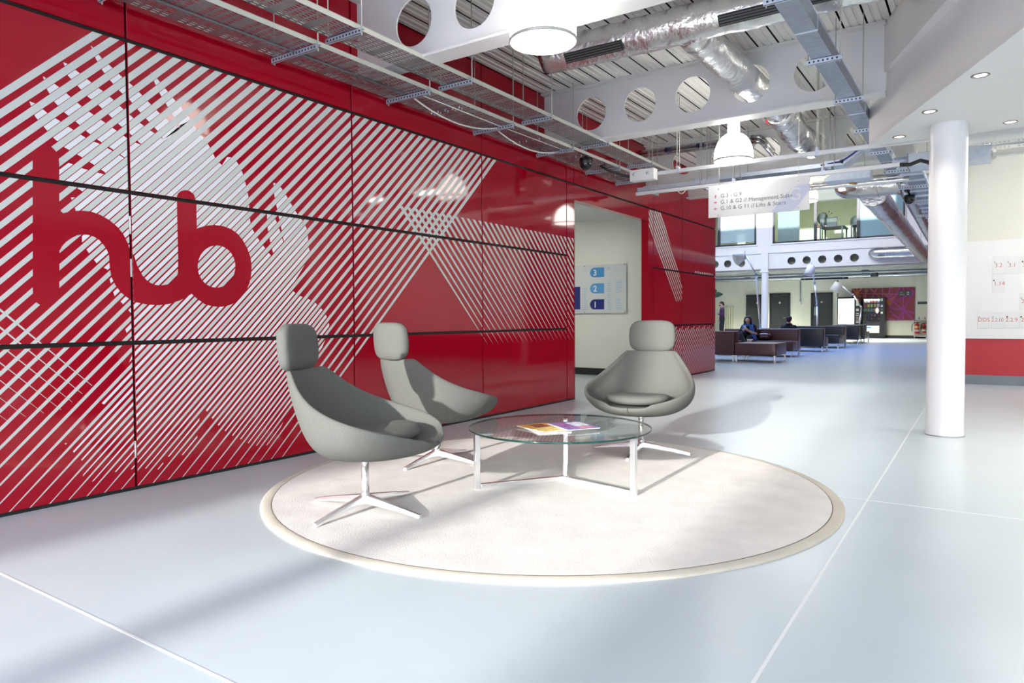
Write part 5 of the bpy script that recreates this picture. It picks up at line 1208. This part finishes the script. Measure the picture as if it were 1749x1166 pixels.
tri_ = [cr(*q) for q in ((865,430),(865,650),(930,600))]; mb = MB(); mb.prism(tri_, PY-.0015, PY, lambda p_, h: (p_[0],h,p_[1])); obj('brown_facet', mb, mat('brown_facet', (.20,.045,.03), .4, var=.05), t)
# small dark signs
a, b = on_y(1534.5,505.2,PY-.03), on_y(1557,496,PY-.03)
t = thing('direction_sign', 'small dark sign with two white arrows on the red panel', 'sign', ((a.x+b.x)/2,PY-.03,a.z))
mb = MB(); mb.box((a.x,PY-.035,a.z),(b.x,PY-.021,b.z)); obj('plate', mb, mat('charcoal_sign', (.035,.045,.05), .4, var=.05), t)
wp = mat('sign_white', (.65,.66,.66), .5, var=.01)
for i, s in enumerate(('G.7','Stairs')):
    zz = a.z+(b.z-a.z)*(.56 if i == 0 else .16)
    obj('text_line', text_mb(s, .09, lambda x, y: (a.x+.06+x, PY-.0365, zz+y)), wp, t, recalc=False)
    sx = 1 if i == 0 else -1; cx_ = b.x-.15; cz_ = zz+.035
    mb = MB(); mb.add([(cx_+.055*u*sx, PY-.0365, cz_+.055*v_) for u, v_ in ((-1,-.25),(0,-.25),(0,-.75),(1,0),(0,.75),(0,.25),(-1,.25))], [list(range(7))]); obj('arrow', mb, wp, t, recalc=False)
a, b = on_y(1567.2,519.3,BY-.02), on_y(1590,514.8,BY-.02)
mb = MB(); mb.box((a.x,BY-.03,a.z),(b.x,BY-.003,b.z)); tag(obj('dark_plate', mb, mat('charcoal_sign', (.035,.045,.05)), bevel=.004, seg=1), 'narrow dark plate on the cream wall right of the red panel', 'plate')
# ---- fire extinguishers
red = mat('extinguisher_red', (.42,.012,.012), .3, var=.06)
def ext(label, u, v0, v1, r, band, hose):
    p = on_y(u, v1, BY-.22); h = on_y(u, v0, BY-.22).z-p.z; z = max(.12, p.z)
    t = thing('fire_extinguisher', label, 'extinguisher', (p.x,BY-.22,z), 0)
    mb = MB(); mb.lathe([(0,0),(r*.95,0),(r,.02),(r,h*.72),(r*.8,h*.80),(r*.3,h*.84),(r*.28,h*.9),(0,h*.9)], 20); obj('cylinder', mb, red, t, world=False)
    mb = MB(); mb.lathe([(r+.002,h*.48),(r+.002,h*.64)], 20); obj('band', mb, mat(band[0], band[1], .4, var=.05), t, world=False)
    mb = MB(); mb.lathe([(r+.002,h*.18),(r+.002,h*.34)], 20); obj('label', mb, mat('extinguisher_label', (.6,.55,.55), .4, var=.2), t, world=False)
    mb = MB(); mb.box((-.02,-.02,h*.88),(.02,.02,h*.95)); mb.box((-.02,-.012,h*.94),(.11,.012,h*.98)); mb.box((-.02,-.012,h*.86),(.10,.012,h*.89)); obj('valve_handle', mb, RUB, t, world=False)
    mb = MB(); mb.tube([(-.02,0,h*.92),(-.12,0,h*.93),(-.20,0,h*.78),(-.235,0,h*.5),(-.21,0,h*.2)] if hose else [(-.02,0,h*.92),(-.09,-.02,h*.85),(-.115,-.02,h*.6),(-.11,-.02,h*.35)], .013 if hose else .02, 8); obj('hose', mb, RUB, t, world=False)
    return t
ext('red fire extinguisher with a cream band and curved hose, left of the pair', 1566.2, 549.5, 569.5, .105, ('cream_band', (.6,.45,.2)), True)
ext('smaller red fire extinguisher with a black horn, right of the pair', 1577.6, 550.5, 568.5, .085, ('black_band', (.03,.02,.02)), False)
xa, xb = on_y(1561,570,BY-.2).x, on_y(1583,570,BY-.2).x
t = thing('extinguisher_stand', 'chrome rack under the two fire extinguishers', 'stand', ((xa+xb)/2,BY-.2,0))
mb = MB(); mb.box((xa,BY-.34,.10),(xb,BY-.08,.118)); obj('shelf', mb, CHROME, t)
for x in (xa+.03, xb-.03):
    mb = MB(); mb.tube([(x,BY-.3,0),(x,BY-.3,.1)], .012, 8); obj('leg', mb, CHROME, t)
    mb = MB(); mb.tube([(x,BY-.1,0),(x,BY-.1,.85)], .012, 8); obj('upright', mb, CHROME, t)
mb = MB(); mb.tube([(xa+.03,BY-.1,.85),(xb-.03,BY-.1,.85)], .012, 8); obj('rail', mb, CHROME, t)
for k, (u, lb) in enumerate(((1569.5,'small blue and red notice on the wall above the left extinguisher'),(1579.5,'small blue and red notice on the wall above the right extinguisher'))):
    a, b = on_y(u-1.4,546,BY-.01), on_y(u+1.4,540,BY-.01); t = thing('notice', lb, 'notice', ((a.x+b.x)/2,BY-.01,a.z))
    mb = MB(); mb.box((a.x,BY-.012,a.z),(b.x,BY-.002,b.z)); obj('sheet', mb, mat('notice_white', (.68,.70,.70), .5, var=.03), t)
    mb = MB(); mb.box((a.x+.01,BY-.014,b.z-.10),(b.x-.01,BY-.011,b.z-.03)); obj('blue_block', mb, mat('notice_blue', (.15,.35,.55), .5, var=.05), t)
    mb = MB(); mb.box((a.x+.01,BY-.014,a.z+.02),(b.x-.01,BY-.011,a.z+.08)); obj('red_block', mb, mat('notice_red', (.6,.15,.15), .5, var=.05), t)
# conduits on the back wall
for u, v0, v1, lb in ((1367,474,515,'thin grey conduit with a small box on the back wall between two doors'),(1430.5,470,507,'thin grey conduit dropping to the drinks vending machine')):
    p, q = on_y(u,v0,BY-.03), on_y(u,v1,BY-.03); t = thing('wall_conduit', lb, 'conduit', (q.x,BY-.03,q.z))
    mb = MB(); mb.tube([(q.x,BY-.03,q.z),(q.x,BY-.03,3.2)], .03, 8); obj('pipe', mb, STEEL, t)
    mb = MB(); mb.box((q.x-.06,BY-.08,q.z-.14),(q.x+.06,BY-.002,q.z)); obj('switch_box', mb, CREAML, t, bevel=.008)
# ---- services and lamps under the gallery
can = mat('grey_lamp_can', (.10,.115,.12), .4, .2, var=.05); lit = mat('lit_can', (.9,.9,.85), .4, emis=(1,.95,.82), estr=4, var=.02)
for k, (u, v, Y, lb) in enumerate([(1276.5,475,36.2,'grey can lamp under the gallery, right of the nearest reading lamp shade'),(1277.5,466,34.6,'grey can lamp tucked high under the gallery edge above another'),(1299.5,478.5,37.5,'grey can lamp just left of the slim gallery column'),(1384,473,36.4,'grey can lamp half hidden behind the middle reading lamp shade'),(1478.2,467.5,35.6,'grey can lamp above the red art panel, left of a smaller one'),(1493.5,472.5,36.8,'small grey can lamp above the red art panel, right of another'),(1479.5,457.5,34.2,'small lit can lamp high under the gallery duct')]):
    p = on_y(u, v, Y); t = thing('can_lamp', lb, 'lamp', (p.x,p.y,p.z), 0, 'can lamps under the gallery')
    mb = MB(); mb.lathe([(.165,0),(.155,.28),(.05,.30),(0,.30)], 24); mb.lathe([(.165,0),(.15,.0),(.145,.03)], 24); obj('can', mb, can, t, world=False)
    mb = MB(); mb.disc((0,0,.02), .147, 24, flip=True); obj('lamp_face', mb, lit, t, world=False)
    mb = MB(); mb.tube([(0,0,.29),(0,0,max(.31,3.20-p.z))], .012, 6); obj('suspension_rod', mb, STEEL, t, world=False)
    ld = bpy.data.lights.new('can_beam', 'SPOT'); ld.energy = 210; ld.spot_size = R(120); ld.spot_blend = .6; ld.color = (1,.95,.80); ld.shadow_soft_size = .12
    lo = bpy.data.objects.new('can_beam', ld); COL.objects.link(lo); lo.parent = t; lo.location = (0,0,-.03)
for k, (y, z, r, m_, lb) in enumerate([(35.2,3.10,.05,STEEL,'long steel pipe crossing under the gallery, the nearer one'),(37.0,3.05,.06,STEEL,'long steel pipe crossing under the gallery, the farther one'),(38.6,3.1,.09,FOILS,'foil wrapped pipe along the top of the back wall')]):
    mb = MB(); mb.tube(lin((-9,y,z),(4.2,y,z),6), r, 10); tag(obj('service_pipe', mb, m_), lb, 'pipe')
t = thing('service_tray', 'short cable tray under the gallery above the middle doors', 'cable tray', (-2.2,38,2.95))
mb = MB(); mb.box((-3.3,37.8,2.93),(-.9,38.2,2.945)); obj('tray_bed', mb, ZINC, t)
mb = MB(); mb.tube([(-3.2,38,2.99),(-2.2,37.95,3.0),(-1,38,2.99)], .05, 8); obj('cables', mb, RUB, t)
for x in (-3,-1.2):
    mb = MB(); mb.tube([(x,37.82,2.94),(x,37.82,3.20)], .012, 6); obj('rod', mb, STEEL, t)

# ---- tall cream battens, plant at the far left
bat = mat('cream_batten', (.70,.69,.50), .6, var=.05)
xs_ = [on_y(u, 540, BY-.1).x for u in (1230,1234,1238,1242,1246,1250)]
t = thing('batten_screen', 'pale cream upright battens against the back wall at the far left', 'screen', (xs_[2],BY-.1,0))
for x in xs_:
    mb = MB(); mb.box((x-.05,BY-.10,.14),(x+.05,BY-.005,1.68)); obj('batten', mb, bat, t, bevel=.008, seg=1)
px_ = on_y(1209, 560, 27.5)
t = thing('potted_plant', 'tall broad-leaved plant showing past the end of the red wall', 'plant', (px_.x,27.5,0))
mb = MB(); mb.lathe([(0,0),(.18,0),(.24,.5),(.22,.5),(.2,.42),(0,.42)], 24, (px_.x,27.5,0)); obj('pot', mb, mat('dark_pot', (.05,.05,.055), .5, var=.1), t)
lm = mat('leaf_green', (.025,.075,.02), .4, var=.2)
mb = MB()
for k, (dx, dz, h) in enumerate([(.50,.42,1.92),(.25,.62,1.95),(-.4,.3,1.8),(.05,.7,1.9),(-.5,-.1,1.4)]):
    base = Vector((px_.x,27.5,.42)); mid_ = Vector((px_.x+dx*.3,27.5+.1*((k%3)-1),h-.35)); tip0 = Vector((px_.x+dx*.55,27.5+.15*((k%3)-1),h-.05))
    mbs = MB(); mbs.tube([base,mid_,tip0], [.016,.012,.008], 8); obj('stem', mbs, mat('stem_green', (.06,.10,.03), .5, var=.1), t)
    vs = []; fs = []; n = 9; dirv = Vector((dx,.12*((k%3)-1),dz)).normalized(); sd_ = dirv.cross(Vector((.2,1,.1))).normalized(); up_ = dirv.cross(sd_)
    for i in range(n):
        f = i/(n-1); c_ = tip0+dirv*(.55*f)-Vector((0,0,.22*f*f)); wd = .11*sin(pi*min(1,f*.96+.04))**.8
        vs += [c_-sd_*wd+up_*.02, c_, c_+sd_*wd+up_*.02]
    for i in range(n-1): fs += [(i*3,i*3+1,i*3+4,i*3+3),(i*3+1,i*3+2,i*3+5,i*3+4)]
    ml = MB(); ml.add(vs, fs, 0, True); o = obj('leaf', ml, lm, t); s = o.modifiers.new('thick', 'SOLIDIFY'); s.thickness = .006

# ---- office behind the gallery windows
OZ = 4.2
dk2 = mat('dark_desk', (.018,.022,.02), .5, var=.1)
def pyz(u, v, Y): return on_y(u, v, Y)
OY = 35.6
a, b = on_y(1399,387,OY), on_y(1431,387,OY)
t = thing('office_desk', 'dark desk behind the upper window, left of a second one', 'desk', ((a.x+b.x)/2,OY+.4,OZ))
mb = MB(); mb.box((a.x,OY,a.z-.05),(b.x+.25,OY+1.4,a.z)); obj('worktop', mb, dk2, t, bevel=.006, seg=1)
for x, y in ((a.x+.05,OY+.05),(b.x+.18,OY+.05),(a.x+.05,OY+1.3),(b.x+.18,OY+1.3)):
    mb = MB(); mb.box((x-.03,y-.03,OZ),(x+.03,y+.03,a.z-.05)); obj('leg', mb, dk2, t)
tz = a.z
c_, d_ = on_y(1401,382,OY+.6), on_y(1429.5,370.5,OY+.6)
mb = MB(); mb.box((c_.x,OY+.6,c_.z),(d_.x,OY+.75,d_.z)); t2_ = thing('desk_screen', 'grey fabric divider standing on the dark office desk', 'divider', ((c_.x+d_.x)/2,OY+.65,tz))
obj('panel', mb, mat('grey_divider', (.20,.21,.18), .7, var=.05), t2_, bevel=.01)
mb = MB(); mb.box((c_.x,OY+.58,tz),(d_.x,OY+.74,c_.z+.04)); obj('foot_rail', mb, dk2, t2_)
mb = MB(); mb.box((c_.x,OY+.58,d_.z-.03),(d_.x,OY+.76,d_.z+.02)); obj('top_rail', mb, dk2, t2_)
p = on_y(1404.5,371,OY+.95)
def office_chair(label, x, y, ztop):
    t = thing('office_chair', label, 'chair', (x,y,OZ), 0)
    zb = max(.6, ztop-OZ)
    mb = MB(); mb.ball((x,y,OZ+zb-.28), .24, .07, .30, 16, 10); obj('backrest', mb, dk2, t)
    mb = MB(); mb.ball((x,y-.25,OZ+.48), .25, .25, .07, 16, 8); obj('seat', mb, dk2, t)
    mb = MB(); mb.tube([(x,y-.2,OZ+.06),(x,y-.2,OZ+.46)], .03, 8); mb.tube([(x,y-.03,OZ+.46),(x,y+.02,OZ+zb-.4)], .025, 8); obj('post', mb, RUB, t)
    for k in range(5):
        mb = MB(); mb.tube([(x,y-.2,OZ+.08),(x+.28*cos(k*1.257),y-.2+.28*sin(k*1.257),OZ+.04)], .02, 6); mb.ball((x+.28*cos(k*1.257),y-.2+.28*sin(k*1.257),OZ+.035), .035, nu=8, nv=6); obj('foot', mb, RUB, t)
    return t
office_chair('dark office chair rising above the grey divider upstairs', p.x, OY+1.0, on_y(1404.5,363,OY+1.0).z)
p = on_y(1461,368,OY+1.0); office_chair('dark office chair at the right edge of the middle upper window', p.x, OY+1.1, p.z)
t = thing('vase', 'vase of bare twigs behind the grey divider upstairs', 'vase', tuple(on_y(1412,372,OY+1.0)))
p = on_y(1412,372,OY+1.0); mb = MB(); mb.lathe([(0,tz-p.z),(.05,tz-p.z),(.06,-.1),(.035,0)], 14); obj('vessel', mb, RUB, t, world=False)
for u, v in ((1410,364),(1416,361.5),(1420.5,364)):
    q = on_y(u, v, OY+1.0)-p; mb = MB(); mb.tube([(0,0,-.05),tuple(q*.6),tuple(q)], .007, 6); mb.ball(q, .03, nu=8, nv=6); obj('twig', mb, RUB, t, world=False)
a, b = on_y(1452,382.5,OY), on_y(1463,382.5,OY)
t = thing('office_desk', 'second dark desk at the right edge of the middle upper window', 'desk', (b.x,OY+.4,OZ))
mb = MB(); mb.box((a.x,OY,a.z-.05),(.34,OY+.9,a.z)); obj('worktop', mb, dk2, t, bevel=.006, seg=1)
for x, y in ((a.x+.06,OY+.05),(.27,OY+.05),(a.x+.06,OY+.8),(.27,OY+.8)):
    mb = MB(); mb.box((x-.035,y-.035,OZ),(x+.035,y+.035,a.z-.05)); obj('leg', mb, dk2, t)
p = on_y(1402.5,386,OY+.2); mb = MB(); mb.lathe([(0,0),(.035,0),(.035,.16),(.013,.2),(.013,.25),(0,.25)], 12, (p.x,OY+.2,tz)); tag(obj('bottle', mb, RUB), 'dark bottle standing on the office desk upstairs', 'bottle')
for k, (u0, u1, c__, lb) in enumerate(((1393.5,1399.5,(.45,.12,.08),'reddish stack of papers at the left of the office desk upstairs'),(1406,1412,(.6,.5,.38),'pale stack of papers near the middle of the office desk upstairs'))):
    a_, b2_ = on_y(u0,385,OY+.25), on_y(u1,385,OY+.25); mb = MB(); mb.box((max(a_.x,a.x-2.2),OY+.15,tz),(b2_.x,OY+.4,tz+.07)); o = obj('paper_stack', mb, mat('papers_%d' % k, c__, .7, var=.2)); tag(o, lb, 'papers')
# unseen light panels added to brighten the upstairs office
lp_ = mat('added_office_panel', (.9,.9,.88), .4, emis=(1,.98,.86), estr=3.5, var=.01)
for x, y, lb in ((-2.7,36,'added unseen light panel in the upstairs office, left'),(-.9,36,'added unseen light panel in the upstairs office, middle'),(2.3,36,'added unseen light panel in the upstairs office, right'),(-6,36,'added unseen light panel behind the slatted blind')):
    mb = MB(); mb.box((x-.6,y-.6,7.26),(x+.6,y+.6,7.30)); tag(obj('added_light_panel', mb, lp_), lb, 'added light')
